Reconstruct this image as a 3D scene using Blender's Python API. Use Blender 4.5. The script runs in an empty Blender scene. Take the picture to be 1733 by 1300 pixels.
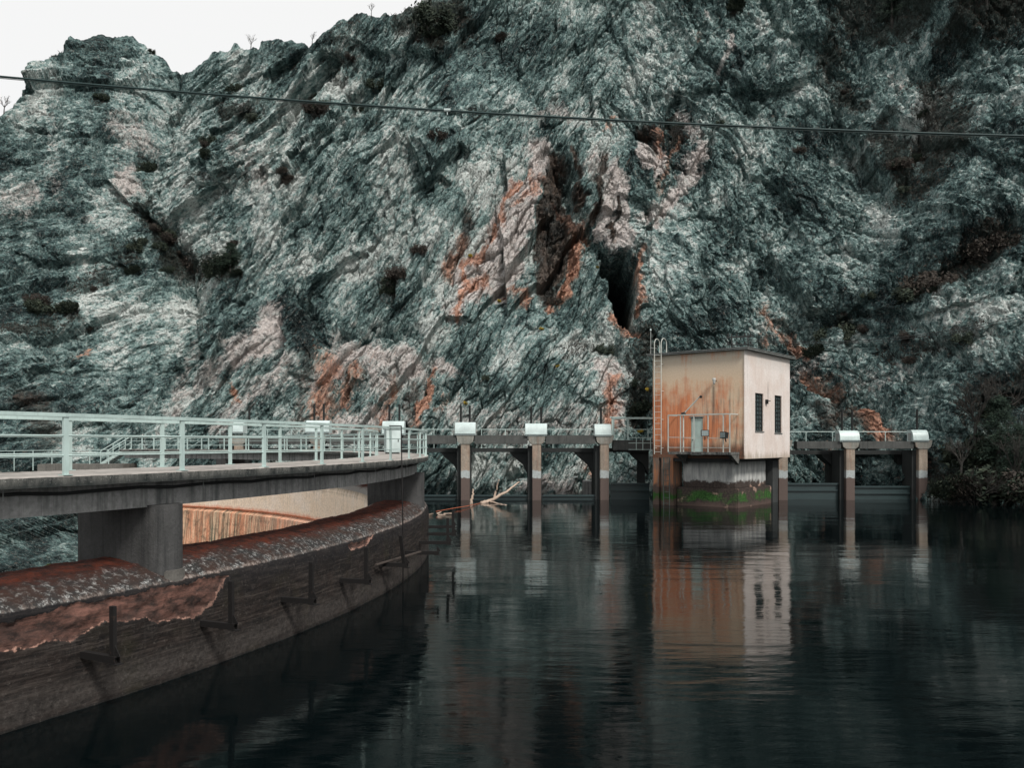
import bpy, bmesh, math, random
import numpy as np
from mathutils import Vector, Matrix
R = math.radians
random.seed(7)
S = bpy.context.scene
COL = S.collection
F = 1400.0; HZ = 749.0; CX = 866.5; H = 3.95      # photo focal (px), horizon row, centre column, eye height over water

# ------------------------------------------------------------------ camera, sky, sun
cam = bpy.data.cameras.new('camera'); co = bpy.data.objects.new('camera', cam); COL.objects.link(co)
co.location = (0, 0, H); co.rotation_euler = (R(90), 0, 0)
cam.sensor_width = 36; cam.lens = F/1733*36; cam.shift_y = (HZ-650)/1733
cam.clip_start = 0.1; cam.clip_end = 3000
S.camera = co
W = bpy.data.worlds.new('World'); S.world = W; W.use_nodes = True
wn = W.node_tree; wn.nodes.clear()
SUN_EL, SUN_AZ = 46, 150          # azimuth measured from +Y towards +X
o_ = wn.nodes.new('ShaderNodeOutputWorld'); bg = wn.nodes.new('ShaderNodeBackground')
sk = wn.nodes.new('ShaderNodeTexSky'); sk.sky_type = 'NISHITA'; sk.sun_disc = False
sk.sun_elevation = R(SUN_EL); sk.sun_rotation = R(SUN_AZ); sk.dust_density = 3
mx = wn.nodes.new('ShaderNodeMix'); mx.data_type = 'RGBA'; mx.inputs[0].default_value = 0.9
mx.inputs[7].default_value = (11.2, 11.15, 11.0, 1)
wn.links.new(sk.outputs[0], mx.inputs[6]); wn.links.new(mx.outputs[2], bg.inputs[0])
bg.inputs[1].default_value = 0.09
wn.links.new(bg.outputs[0], o_.inputs[0])
sl = bpy.data.lights.new('sun', 'SUN'); sl.energy = 3.0; sl.angle = R(10); sl.color = (1, .95, .89)
so = bpy.data.objects.new('sun', sl); COL.objects.link(so)
d = Vector((math.sin(R(SUN_AZ))*math.cos(R(SUN_EL)), math.cos(R(SUN_AZ))*math.cos(R(SUN_EL)), math.sin(R(SUN_EL))))
so.rotation_euler = d.to_track_quat('Z', 'Y').to_euler(); so.location = (30, -20, 60)
S.view_settings.view_transform = 'Standard'; S.view_settings.look = 'None'
S.cycles.max_bounces = 4; S.cycles.diffuse_bounces = 2; S.cycles.glossy_bounces = 3; S.cycles.transmission_bounces = 1
S.view_settings.exposure = 0; S.view_settings.gamma = 1

# ------------------------------------------------------------------ helpers
def tag(o, label=None, cat=None, group=None, kind=None):
    if label: o['label'] = label
    if cat: o['category'] = cat
    if group: o['group'] = group
    if kind: o['kind'] = kind
    return o
def empty(name, loc=(0, 0, 0), rz=0):
    o = bpy.data.objects.new(name, None); COL.objects.link(o); o.location = loc; o.rotation_euler = (0, 0, rz)
    o.empty_display_size = .2
    return o
def copy_tree(o, parent=None):
    c = o.copy(); COL.objects.link(c); c.parent = parent
    for ch in list(o.children): copy_tree(ch, c)
    return c
def at(px, py, Y): return Vector(((px-CX)/F*Y, Y, H+(HZ-py)/F*Y))
class MB:
    def __init__(s): s.bm = bmesh.new()
    def box(s, x0, x1, y0, y1, z0, z1):
        v = [s.bm.verts.new((x, y, z)) for z in (z0, z1) for x, y in ((x0, y0), (x1, y0), (x1, y1), (x0, y1))]
        for f in ((3, 2, 1, 0), (4, 5, 6, 7), (0, 1, 5, 4), (1, 2, 6, 5), (2, 3, 7, 6), (3, 0, 4, 7)):
            s.bm.faces.new([v[i] for i in f])
        return s
    def bar(s, a, b, w, h=None, up=(0, 0, 1)):          # rectangular bar a->b
        a = Vector(a); b = Vector(b); h = w if h is None else h
        t = (b-a).normalized(); u = Vector(up)
        if abs(t.dot(u)) > .98: u = Vector((0, 1, 0)) if abs(t.y) < .9 else Vector((1, 0, 0))
        r = t.cross(u).normalized(); u = r.cross(t)
        v = [s.bm.verts.new(p+r*(x*w/2)+u*(y*h/2)) for p in (a, b) for x, y in ((-1, -1), (1, -1), (1, 1), (-1, 1))]
        for f in ((3, 2, 1, 0), (4, 5, 6, 7), (0, 1, 5, 4), (1, 2, 6, 5), (2, 3, 7, 6), (3, 0, 4, 7)):
            s.bm.faces.new([v[i] for i in f])
        return s
    def tube(s, pts, r, n=6, r2=None):
        pts = [Vector(p) for p in pts]; rings = []
        for i, p in enumerate(pts):
            t = (pts[min(i+1, len(pts)-1)]-pts[max(i-1, 0)])
            t = t.normalized() if t.length > 1e-9 else Vector((0, 0, 1))
            u = Vector((0, 0, 1)) if abs(t.z) < .9 else Vector((1, 0, 0))
            a = t.cross(u).normalized(); b = a.cross(t)
            rr = r if r2 is None else r+(r2-r)*i/(len(pts)-1)
            rings.append([s.bm.verts.new(p+(a*math.cos(k*2*math.pi/n)+b*math.sin(k*2*math.pi/n))*rr) for k in range(n)])
        for A, B in zip(rings, rings[1:]):
            for k in range(n): s.bm.faces.new((A[k], A[(k+1) % n], B[(k+1) % n], B[k]))
        if n > 2: s.bm.faces.new(rings[0]); s.bm.faces.new(rings[-1][::-1])
        return s
    def prism(s, poly, a, b, axis='x'):                   # poly of 2D points extruded
        def P(q, t): return {'x': (t, q[0], q[1]), 'y': (q[0], t, q[1]), 'z': (q[0], q[1], t)}[axis]
        A = [s.bm.verts.new(P(q, a)) for q in poly]; B = [s.bm.verts.new(P(q, b)) for q in poly]
        n = len(poly)
        s.bm.faces.new(A[::-1]); s.bm.faces.new(B)
        for i in range(n): s.bm.faces.new((A[i], A[(i+1) % n], B[(i+1) % n], B[i]))
        return s
    def build(s, name, m, parent=None, smooth=False, bevel=0):
        if bevel: bmesh.ops.bevel(s.bm, geom=s.bm.edges[:], offset=bevel, segments=2, affect='EDGES')
        bmesh.ops.recalc_face_normals(s.bm, faces=s.bm.faces[:])
        me = bpy.data.meshes.new(name); s.bm.to_mesh(me); s.bm.free()
        if smooth: me.polygons.foreach_set('use_smooth', [True]*len(me.polygons))
        me.materials.append(m); o = bpy.data.objects.new(name, me); COL.objects.link(o); o.parent = parent
        return o
def grid_mesh(name, P, m, attrs={}, parent=None, smooth=False):
    ny, nx = P.shape[:2]
    me = bpy.data.meshes.new(name)
    idx = np.arange(nx*ny, dtype=np.int32).reshape(ny, nx)
    q = np.stack([idx[:-1, :-1], idx[:-1, 1:], idx[1:, 1:], idx[1:, :-1]], -1).reshape(-1, 4)
    me.vertices.add(nx*ny); me.vertices.foreach_set('co', P.astype(np.float32).ravel())
    me.loops.add(q.size); me.loops.foreach_set('vertex_index', q.ravel())
    me.polygons.add(len(q)); me.polygons.foreach_set('loop_start', np.arange(0, q.size, 4, dtype=np.int32))
    me.update(calc_edges=True)
    me.polygons.foreach_set('use_smooth', np.full(len(q), smooth))
    for k, a in attrs.items():
        at_ = me.attributes.new(k, 'FLOAT', 'POINT'); at_.data.foreach_set('value', a.astype(np.float32).ravel())
    me.materials.append(m); o = bpy.data.objects.new(name, me); COL.objects.link(o); o.parent = parent
    return o

# --- numpy noise
def h2(ix, iy, seed):
    n = (ix.astype(np.uint32)*np.uint32(374761393) + iy.astype(np.uint32)*np.uint32(668265263) + np.uint32((seed*144269501+977) & 0xffffffff))
    n = (n ^ (n >> np.uint32(13)))*np.uint32(1274126177); n = (n ^ (n >> np.uint32(15)))*np.uint32(2246822519)
    n = n ^ (n >> np.uint32(16))
    return n.astype(np.float32)/np.float32(4294967296.0)
def pn(x, y, seed=0):
    xi = np.floor(x).astype(np.int32); yi = np.floor(y).astype(np.int32); xf = x-xi; yf = y-yi
    u = xf*xf*xf*(xf*(xf*6-15)+10); v = yf*yf*yf*(yf*(yf*6-15)+10)
    def g(a, b):
        t = h2(xi+a, yi+b, seed)*np.float32(6.2831853)
        return np.cos(t)*(xf-a)+np.sin(t)*(yf-b)
    return ((g(0, 0)*(1-u)+g(1, 0)*u)*(1-v)+(g(0, 1)*(1-u)+g(1, 1)*u)*v)*1.5
def fbm(x, y, seed=0, o=4, g=.5):
    s = 0; a = 1
    for i in range(o): s = s+a*pn(x*2**i+i*17.3, y*2**i-i*9.1, seed+i); a *= g
    return s
def ridged(x, y, seed=0, o=4, g=.5):
    s = 0; a = 1
    for i in range(o): s = s+a*(1-2*np.abs(pn(x*2**i+i*7.7, y*2**i+i*3.3, seed+i))); a *= g
    return s
def facets(x, y, seed, slope=.6, jump=.5):
    xi = np.floor(x).astype(np.int32); yi = np.floor(y).astype(np.int32)
    best = np.full(x.shape, 9., np.float32); sec = best.copy(); val = np.zeros(x.shape, np.float32)
    for a in (-1, 0, 1):
        for b in (-1, 0, 1):
            cx = xi+a; cy = yi+b
            dx = x-(cx+h2(cx, cy, seed)); dy = y-(cy+h2(cx, cy, seed+1))
            dd = dx*dx+dy*dy
            hv = (h2(cx, cy, seed+2)-.5)*2*jump + dx*(h2(cx, cy, seed+3)-.5)*2*slope + dy*(h2(cx, cy, seed+4)-.5)*2*slope
            m = dd < best
            sec = np.where(m, best, np.minimum(sec, dd)); val = np.where(m, hv, val); best = np.where(m, dd, best)
    return val, np.sqrt(sec)-np.sqrt(best)
def segdist(px, py, pts):
    D = np.full(px.shape, 1e6, np.float32); SG = np.zeros(px.shape, np.float32)
    for (x0, y0), (x1, y1) in zip(pts, pts[1:]):
        ex, ey = x1-x0, y1-y0; L = ex*ex+ey*ey
        t = np.clip(((px-x0)*ex+(py-y0)*ey)/L, 0, 1)
        dx = px-(x0+t*ex); dy = py-(y0+t*ey); dd = np.hypot(dx, dy)
        sg = np.sign(ex*dy-ey*dx)            # +: below/right-hand side on screen
        m = dd < D; D = np.where(m, dd, D); SG = np.where(m, sg, SG)
    return D, SG
def inpoly(px, py, poly):
    r = np.zeros(px.shape, bool); n = len(poly)
    for i in range(n):
        x0, y0 = poly[i]; x1, y1 = poly[(i+1) % n]
        if y0 == y1: continue
        c = ((y0 > py) != (y1 > py)) & (px < (x1-x0)*(py-y0)/(y1-y0)+x0)
        r ^= c
    return r
def ss(a, b, x): t = np.clip((x-a)/(b-a), 0, 1); return t*t*(3-2*t)

# ------------------------------------------------------------------ node material kit
class NT:
    def __init__(s, name, rough=.85, spec=.3):
        s.m = bpy.data.materials.new(name); s.m.use_nodes = True; s.t = s.m.node_tree; s.N = s.t.nodes
        s.b = s.N['Principled BSDF']; s.b.inputs['Roughness'].default_value = rough
        s.b.inputs['Specular IOR Level'].default_value = spec
        s.geo = s.N.new('ShaderNodeNewGeometry')
        s.tc = s.N.new('ShaderNodeTexCoord')
    def L(s, a, b): s.t.links.new(a, b)
    def inp(s, sock, v):
        if isinstance(v, bpy.types.NodeSocket): s.L(v, sock)
        elif isinstance(v, (tuple, list)) and len(v) == 3 and sock.type == 'RGBA': sock.default_value = (*v, 1)
        else: sock.default_value = v
    def pos(s, sc=(1, 1, 1), rot=(0, 0, 0), obj=False):
        mp = s.N.new('ShaderNodeMapping'); mp.inputs['Scale'].default_value = sc; mp.inputs['Rotation'].default_value = rot
        s.L(s.tc.outputs['Object'] if obj else s.geo.outputs['Position'], mp.inputs[0]); return mp.outputs[0]
    def strat(s, ang, sc):      # rotate in the XZ plane first, then stretch
        m1 = s.N.new('ShaderNodeMapping'); m1.inputs['Rotation'].default_value = (0, R(ang), 0); s.L(s.geo.outputs['Position'], m1.inputs[0])
        m2 = s.N.new('ShaderNodeMapping'); m2.inputs['Scale'].default_value = sc; s.L(m1.outputs[0], m2.inputs[0]); return m2.outputs[0]
    def noise(s, vec, scale, detail=6, rough=.6, dist=0):
        n = s.N.new('ShaderNodeTexNoise'); s.L(vec, n.inputs['Vector']); n.inputs['Scale'].default_value = scale
        n.inputs['Detail'].default_value = detail; n.inputs['Roughness'].default_value = rough; n.inputs['Distortion'].default_value = dist
        return n.outputs['Fac']
    def vor(s, vec, scale, feat='F1', out='Distance'):
        n = s.N.new('ShaderNodeTexVoronoi'); s.L(vec, n.inputs['Vector']); n.inputs['Scale'].default_value = scale; n.feature = feat
        return n.outputs[out]
    def ramp(s, f, lo, hi, a=0., b=1.):
        n = s.N.new('ShaderNodeMapRange'); s.inp(n.inputs['Value'], f)
        n.inputs['From Min'].default_value = lo; n.inputs['From Max'].default_value = hi
        n.inputs['To Min'].default_value = a; n.inputs['To Max'].default_value = b; return n.outputs[0]
    def mix(s, f, a, b, mode='MIX'):
        n = s.N.new('ShaderNodeMix'); n.data_type = 'RGBA'; n.blend_type = mode; n.clamp_factor = True
        s.inp(n.inputs[0], f); s.inp(n.inputs[6], a); s.inp(n.inputs[7], b); return n.outputs[2]
    def math(s, op, a, b=0., c=False):
        n = s.N.new('ShaderNodeMath'); n.operation = op; s.inp(n.inputs[0], a); s.inp(n.inputs[1], b); n.use_clamp = c; return n.outputs[0]
    def attr(s, k):
        n = s.N.new('ShaderNodeAttribute'); n.attribute_name = k; return n.outputs['Fac']
    def z(s):
        n = s.N.new('ShaderNodeSeparateXYZ'); s.L(s.geo.outputs['Position'], n.inputs[0]); return n.outputs['Z']
    def bump(s, h, strength=.5, dist=.02):
        n = s.N.new('ShaderNodeBump'); s.L(h, n.inputs['Height']); n.inputs['Strength'].default_value = strength
        n.inputs['Distance'].default_value = dist; s.L(n.outputs[0], s.b.inputs['Normal'])
    def col(s, c): s.inp(s.b.inputs['Base Color'], c); return s.m

def m_paint(name, c, worn=(.16, .10, .07), rough=.5, amt=.62, scale=9, metal=0):
    n = NT(name, rough, .4); p = n.pos(obj=False)
    a = n.noise(p, scale, 8, .7); b = n.noise(p, 1.3, 4)
    base = n.mix(n.ramp(b, .35, .7), c, tuple(x*.72 for x in c))
    n.b.inputs['Metallic'].default_value = metal
    st = n.noise(n.pos((14, 14, .7)), 1.5, 5, .6)
    base = n.mix(n.math('MULTIPLY', n.ramp(st, .5, .75), .45), base, tuple(x*.5 for x in c))
    n.bump(a, .25, .005)
    return n.col(n.mix(n.ramp(a, amt, amt+.05), base, worn))
def m_conc(name, c, dark=(.035, .04, .042), wet=None, streak=.6, scale=1.0, band=None, orange=0, speck=0):
    n = NT(name, .9, .2); p = n.pos()
    big = n.noise(p, .9*scale, 6, .65); fine = n.noise(p, 14*scale, 8, .7)
    st = n.noise(n.pos((5, 5, .35)), 1.2*scale, 6, .65)
    base = n.mix(n.ramp(big, .35, .65), c, tuple(x*.62 for x in c))
    base = n.mix(n.math('MULTIPLY', n.ramp(st, .48, .66), streak), base, dark)
    if orange: base = n.mix(n.math('MULTIPLY', n.ramp(n.noise(n.pos((3, 3, .6)), 1.1, 6, .7), .5, .68), orange), base, (.38, .15, .07))
    if band:      # (z0, z1, jitter): painted tide band, wet below
        z = n.math('ADD', n.z(), n.ramp(n.noise(p, 4, 5), 0, 1, -.18, .18))
        up = n.ramp(z, band[1], band[1]+.05); lo = n.ramp(z, band[0], band[0]+.05)
        b_ = n.mix(up, (.50, .55, .55), base); base = n.mix(lo, n.mix(n.ramp(fine, .3, .7), (.20, .145, .125), (.10, .078, .072)), b_)
    if wet is not None:
        z = n.math('ADD', n.z(), n.ramp(n.noise(p, 2.2, 5), 0, 1, -.35, .35))
        base = n.mix(n.ramp(z, wet-.15, wet+.15, 1, 0), base, (.022, .024, .024))
    base = n.mix(n.ramp(fine, .3, .75, .5, 0), base, (.03, .033, .033))
    if speck: base = n.mix(n.ramp(n.noise(p, 30, 3, .8), .62, .68, 0, speck), base, (.42, .44, .42))
    n.bump(n.math('ADD', n.math('MULTIPLY', big, .6), fine), .6, .03)
    return n.col(base)

# ------------------------------------------------------------------ cliff material
def cliff_material():
    n = NT('limestone', .95, .1); p = n.pos()
    big = n.noise(p, .09, 5, .6); mid = n.noise(p, .55, 5, .68)
    fine = n.noise(p, 4.2, 6, .87)
    sx = n.N.new('ShaderNodeSeparateXYZ'); n.L(n.geo.outputs['Position'], sx.inputs[0])
    jx = n.math('ADD', sx.outputs['X'], n.ramp(mid, .3, .7, -5, 5))
    def gt(v_, t): q = n.math('GREATER_THAN', v_, t); return q
    def vmix(f, a_, b_):
        m_ = n.N.new('ShaderNodeMix'); m_.data_type = 'VECTOR'; n.inp(m_.inputs[0], f); n.inp(m_.inputs[4], a_); n.inp(m_.inputs[5], b_); return m_.outputs[1]
    vS = vmix(gt(jx, 10), vmix(gt(jx, -18), n.strat(33, (.32, 1, 1)), n.strat(60, (.28, 1, 1))), n.strat(118, (.6, 1, 1)))
    def three(f): return f(vS)
    stri = three(lambda v_: n.noise(v_, 3.0, 6, .82))
    chip = three(lambda v_: n.vor(v_, 2.0)); chip2 = three(lambda v_: n.vor(v_, 6.0))
    sc_ = n.N.new('ShaderNodeSeparateColor'); n.L(n.vor(vS, 1.1, 'F1', 'Color'), sc_.inputs[0]); cell = sc_.outputs[0]
    sc2 = n.N.new('ShaderNodeSeparateColor'); n.L(n.vor(vS, 3.1, 'F1', 'Color'), sc2.inputs[0]); cell2 = sc2.outputs[0]
    lic = n.noise(p, 5.5, 4, .78)
    tone = n.attr('tone')
    # weathered limestone: dark algae grey, mid teal grey, light grey
    k = n.math('ADD', n.math('MULTIPLY', mid, .45), n.math('MULTIPLY', fine, 1.25))
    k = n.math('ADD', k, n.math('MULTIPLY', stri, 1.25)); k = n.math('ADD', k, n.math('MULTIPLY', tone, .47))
    k = n.math('ADD', k, n.math('MULTIPLY', cell, .26)); k = n.math('ADD', k, n.math('MULTIPLY', cell2, .30))
    k = n.ramp(k, 1.20, 2.15)
    cr = n.N.new('ShaderNodeValToRGB'); n.L(k, cr.inputs[0]); e = cr.color_ramp.elements
    e[0].position = 0; e[0].color = (.018, .032, .034, 1); e[1].position = 1; e[1].color = (.80, .86, .83, 1)
    for q, c in ((.26, (.044, .082, .085)), (.5, (.138, .226, .221)), (.74, (.35, .49, .475))):
        x = e.new(q); x.color = (*c, 1)
    base = cr.outputs[0]
    base = n.mix(n.ramp(lic, .60, .68, 0, .6), base, (.03, .045, .045))
    base = n.mix(n.ramp(n.noise(n.strat(60, (.5, 1, 1)), 7, 5, .85), .55, .64, 0, .55), base, (.62, .68, .66))
    base = n.mix(n.ramp(n.noise(n.strat(50, (.6, 1, 1)), 5, 6, .85), .455, .40, 0, .75), base, (.012, .02, .02))
    # fresh, pale limestone
    pf = n.math('ADD', n.attr('pale'), n.ramp(stri, .35, .65, -.3, .3)); pf = n.ramp(pf, .3, .75)
    pale = n.mix(n.ramp(fine, .38, .62), (.60, .53, .50), (.97, .91, .88))
    pale = n.mix(n.ramp(n.noise(p, .8, 5), .5, .66, 0, .6), pale, (.55, .60, .58))
    base = n.mix(n.math('MULTIPLY', pf, .92), base, pale)
    base = n.mix(n.ramp(n.noise(n.strat(62, (.5, 1, 1)), 4.2, 6, .85), .45, .39, 0, .7), base, (.05, .045, .045))
    of = n.math('ADD', n.attr('rust'), n.ramp(stri, .35, .65, -.4, .4)); of = n.ramp(of, .2, .9)
    org = n.mix(n.ramp(n.noise(p, 2.2, 6, .7), .38, .62), (.34, .17, .12), (.90, .50, .35))
    base = n.mix(n.math('MULTIPLY', of, .9), base, org)
    bf = n.math('ADD', n.attr('brown'), n.ramp(fine, .3, .7, -.35, .35)); bf = n.ramp(bf, .3, .8)
    base = n.mix(n.math('MULTIPLY', bf, .88), base, n.mix(n.ramp(mid, .4, .6), (.03, .022, .02), (.13, .085, .065)))
    vf = n.math('ADD', n.attr('veg'), n.ramp(mid, .3, .7, -.4, .4)); vf = n.ramp(vf, .35, .75)
    base = n.mix(n.math('MULTIPLY', vf, .85), base, n.mix(lic, (.010, .018, .017), (.05, .05, .04)))
    base = n.mix(n.math('MULTIPLY', n.attr('cave'), .93), base, (.012, .012, .012))  # near-black colour paints the cave's shade on top of its real depth
    crack = three(lambda v_: n.vor(v_, .8, 'DISTANCE_TO_EDGE'))
    cw = n.ramp(mid, .35, .65, -.02, .05); crk = n.N.new('ShaderNodeMath'); crk.operation = 'LESS_THAN'; n.L(crack, crk.inputs[0]); n.L(cw, crk.inputs[1])
    base = n.mix(n.math('MULTIPLY', crk.outputs[0], .45), base, (.03, .04, .04))
    hgt = n.math('ADD', n.math('MULTIPLY', fine, 1.2), n.math('MULTIPLY', stri, 1.0))
    hgt = n.math('ADD', hgt, n.math('MULTIPLY', chip, -1.1)); hgt = n.math('ADD', hgt, n.math('MULTIPLY', chip2, -.55)); hgt = n.math('ADD', hgt, n.math('MULTIPLY', cell, .25))
    n.bump(hgt, 1.0, .24)
    return n.col(base)

# ------------------------------------------------------------------ the cliff (one terrain sheet)
SKY = [(-900, 260), (-300, 250), (-60, 225), (0, 200), (22, 190), (34, 172), (58, 147), (66, 116), (85, 98), (108, 94), (118, 71), (160, 61), (190, 65), (215, 62), (245, 76),
       (258, 93), (280, 101), (290, 118), (303, 124), (335, 109), (365, 93), (385, 86), (400, 76), (415, 84), (437, 86), (442, 69), (470, 63), (495, 76), (525, 78),
       (535, 59), (560, 46), (600, 26), (640, 26), (665, 21), (700, 8), (715, 0), (800, -60), (1000, -150), (1400, -140), (1800, -170), (2700, -120)]
D0P = [(-900, 46), (-200, 56), (0, 62), (300, 69), (450, 65), (730, 63), (1100, 64), (1340, 65), (1480, 62), (1600, 57), (1733, 55), (2100, 48), (2700, 36)]
TNP = [(-900, 1.3), (0, 1.5), (300, 1.35), (480, 1.8), (800, 2.5), (1200, 2.6), (1500, 2.1), (1733, 2.0), (2700, 1.6)]
def ip(P, x): return np.interp(x, [p[0] for p in P], [p[1] for p in P])
PXC = np.concatenate([np.linspace(-900, -60, 60)[:-1], np.linspace(-60, 1793, 1420), np.linspace(1793, 2700, 60)[1:]])
PYB = ip([(-900, 1080), (230, 1080), (330, 900), (2700, 900)], PXC)
skl = ip(SKY, PXC) + np.where(PXC < 760, 1, 0)*(fbm(PXC/22, PXC*0+.3, 91, 4)*5.5).astype(float)
top1 = np.maximum(skl, -45)
NR1, NR2, NR3 = 820, 14, 16
t1 = np.linspace(0, 1, NR1)[:, None]
A = PYB[None]*(1-t1)+top1[None]*t1
t2 = np.linspace(0, 1, NR2+1)[1:, None]; B = top1[None]*(1-t2)+np.minimum(skl, top1-.5)[None]*t2
PY = np.concatenate([A, B]); PX = np.broadcast_to(PXC[None], PY.shape)
d0 = ip(D0P, PXC)[None]; tn = ip(TNP, PXC)[None]; v = (HZ-PY)/F
D = d0*tn/(tn-v)
# the gully below the footbridge at the left steps forward and down
g = ss(300, 200, PX)*ss(820, 1040, PY); D = D*(1-g)+38*g
PX = PX.astype(np.float32); PYf = PY.astype(np.float32)
X = (PX-CX)/F*D; Z = H+(HZ-PY)/F*D; X = X.astype(np.float32); Z = Z.astype(np.float32)
# noise-warped photo coordinates for placing folds and stains
wx = fbm(PX/38, PYf/38, 5, 4, .6)*11; wy = fbm(PX/38+50, PYf/38, 6, 4, .6)*11
QX = PX+wx; QY = PYf+wy
disp = fbm(X/26, Z/26, 11, 3)*2.0
mL = ss(520, 380, PX+PYf*.15); mR = ss(960, 1120, PX); mC = 1-mL-mR
def rock(ang, sx, sy, seed, m):
    sel = m > .002
    x = X[sel]; z = Z[sel]; c, s_ = math.cos(R(ang)), math.sin(R(ang))
    w1 = fbm(x/6, z/6, seed+40, 4, .6)*.22; w2 = fbm(x/6+9, z/6, seed+41, 4, .6)*.22
    a = (x+w1)*c+(z+w2)*s_; b = -(x+w1)*s_+(z+w2)*c     # a runs along the strata
    o = np.zeros_like(x)
    for k, (cell, amp) in enumerate(((13, 2.0), (5.5, 1.3), (2.6, .66), (1.2, .40), (.55, .24), (.27, .12))):
        f_, e_ = facets(a/(cell*sx), b/(cell*sy), seed+k*10, .9, .5)
        o += amp*(f_-(.04 if k < 2 else .40)*np.exp(-e_*(14 if k < 3 else 7)))
    o += ridged(a/(10*sx), b/(1.3*sy), seed+70, 5, .6)*.15*(.4+.6*ss(-.4, .5, pn(x/9, z/9, seed+5)))
    o += fbm(a/.5, b/.35, seed+80, 3, .6)*.05
    out = np.zeros_like(X); out[sel] = o*m[sel]
    return out
disp += rock(33, 1.9, .75, 100, mL) + rock(60, 2.0, .62, 300, mC) + rock(118, 1.25, .85, 500, mR)
# calmer slabs
for cx, cy, rx, ry, k in ((800, 130, 90, 80, .65), (860, 540, 80, 60, .55), (1150, 430, 55, 110, .5), (1350, 210, 60, 60, .35), (200, 600, 110, 60, .35), (450, 520, 30, 60, .7)):
    q = np.exp(-(((QX-cx)/rx)**2+((QY-cy)/ry)**2)**1.5)*k; lo = fbm(X/26, Z/26, 11, 3)*2.0
    disp = disp*(1-q)+(lo+disp*.15)*q
# folds: (points, kind, width px, metres).  'c' groove/rib, 's' step receding on the screen-right/below side
FOLD = [([(303, 123), (262, 250), (240, 330), (300, 440), (330, 520)], 'c', 22, -2.6), ([(0, 545), (55, 587), (152, 657)], 's', 60, -3.2),
        ([(342, 490), (339, 575), (352, 640)], 's', -30, -1.6), ([(478, 490), (466, 560), (480, 640)], 's', -45, -2.2), ([(795, 65), (845, 120), (905, 190)], 's', 50, -1.3),
        ([(935, 215), (890, 300), (830, 390), (800, 480)], 's', -40, -1.8), ([(945, 245), (955, 320), (925, 470)], 'c', 16, -2.2), ([(1000, 350), (975, 430), (938, 510)], 's', 28, 1.6),
        ([(760, 260), (700, 330), (672, 430)], 's', -40, -1.2), ([(945, 260), (985, 350), (1030, 420), (1070, 540)], 'c', 13, -2.4),
        ([(1215, 120), (1205, 260), (1190, 420)], 's', -70, -1.2), ([(1390, 120), (1470, 230), (1570, 370)], 's', -90, -4.5), ([(1600, 120), (1590, 250), (1530, 330)], 'c', 40, -3.2),
        ([(1710, 390), (1600, 450), (1500, 500), (1380, 560)], 'c', 24, -2.4), ([(1300, 10), (1400, 90), (1560, 110), (1733, 90)], 'c', 30, -2.6),
        ([(1010, 560), (1070, 620), (1090, 740)], 'c', 26, -2.2), ([(740, 560), (720, 640), (690, 730)], 's', -35, -1.5), ([(500, 500), (540, 560), (700, 560)], 'c', 16, -1.8),
        ([(620, 620), (560, 700)], 's', 30, -1.3), ([(1660, 460), (1580, 620), (1500, 720)], 'c', 18, -1.4), ([(1390, 700), (1470, 690), (1500, 740)], 's', 30, -2.2),
        ([(60, 380), (200, 320), (330, 300)], 's', 26, -1.5), ([(0, 470), (120, 430), (290, 330)], 's', 22, -1.2), ([(20, 700), (70, 620), (120, 560)], 's', -22, -1.2),
        ([(150, 760), (200, 690), (330, 590)], 's', 18, -1.1), ([(640, 60), (560, 200), (430, 340)], 's', 60, -1.5), ([(1240, 330), (1290, 470), (1420, 560)], 's', 40, -1.3),
        ([(830, 850), (870, 800), (910, 780)], 'c', 22, -2.5), ([(750, 840), (790, 790)], 'c', 14, -1.6), ([(990, 800), (940, 850)], 's', 20, -1.0), ([(1340, 640), (1410, 660), (1440, 700)], 'c', 12, -1.4),
        ([(1110, 190), (1140, 280), (1090, 400)], 's', 30, -1.1), ([(850, 320), (830, 400), (790, 470)], 'c', 8, -1.0), ([(800, 300), (770, 380)], 'c', 10, -1.0),
        ([(1020, 230), (1000, 330)], 'c', 8, -.9), ([(980, 220), (975, 300)], 'c', 7, -.8), ([(1650, 530), (1733, 480)], 's', 40, -1.5),
        ([(1000, 60), (1010, 200), (1000, 240)], 's', -60, -1.4), ([(1120, 60), (1095, 180), (1100, 260)], 's', -50, -1.2), ([(1270, 60), (1285, 200), (1260, 320)], 'c', 9, -1.3), ([(1190, 430), (1200, 560)], 'c', 7, -1.2),
        ([(1330, 330), (1300, 420), (1320, 520)], 's', 50, -1.3), ([(600, 150), (560, 290), (500, 420)], 'c', 9, -1.1), ([(720, 180), (660, 330), (590, 470)], 's', -50, -1.2), ([(420, 300), (360, 420)], 'c', 8, -1.2), ([(860, 60), (930, 170)], 'c', 8, -1.0)]
for pts, kind, w, amp in FOLD:
    amp *= .85 if abs(w) > 12 else .6
    xs = [p[0] for p in pts]; ys = [p[1] for p in pts]; m = 4*abs(w)+30
    c0 = np.searchsorted(PXC, min(xs)-m); c1 = np.searchsorted(PXC, max(xs)+m)
    qx = QX[:, c0:c1]; qy = QY[:, c0:c1]
    dd, sg = segdist(qx, qy, pts)
    if kind == 'c': disp[:, c0:c1] += amp*np.exp(-(dd/w)**1.3)
    else:
        side = (sg > 0) if w < 0 else (sg < 0)
        e1 = np.hypot(qx-xs[0], qy-ys[0]); e2 = np.hypot(qx-xs[-1], qy-ys[-1]); aw = abs(w)
        disp[:, c0:c1] += amp*np.maximum(np.exp(-dd/aw)-.12, 0)*(side*1.0)*ss(.3*aw, 1.5*aw, e1)*ss(.3*aw, 1.5*aw, e2)
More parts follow.
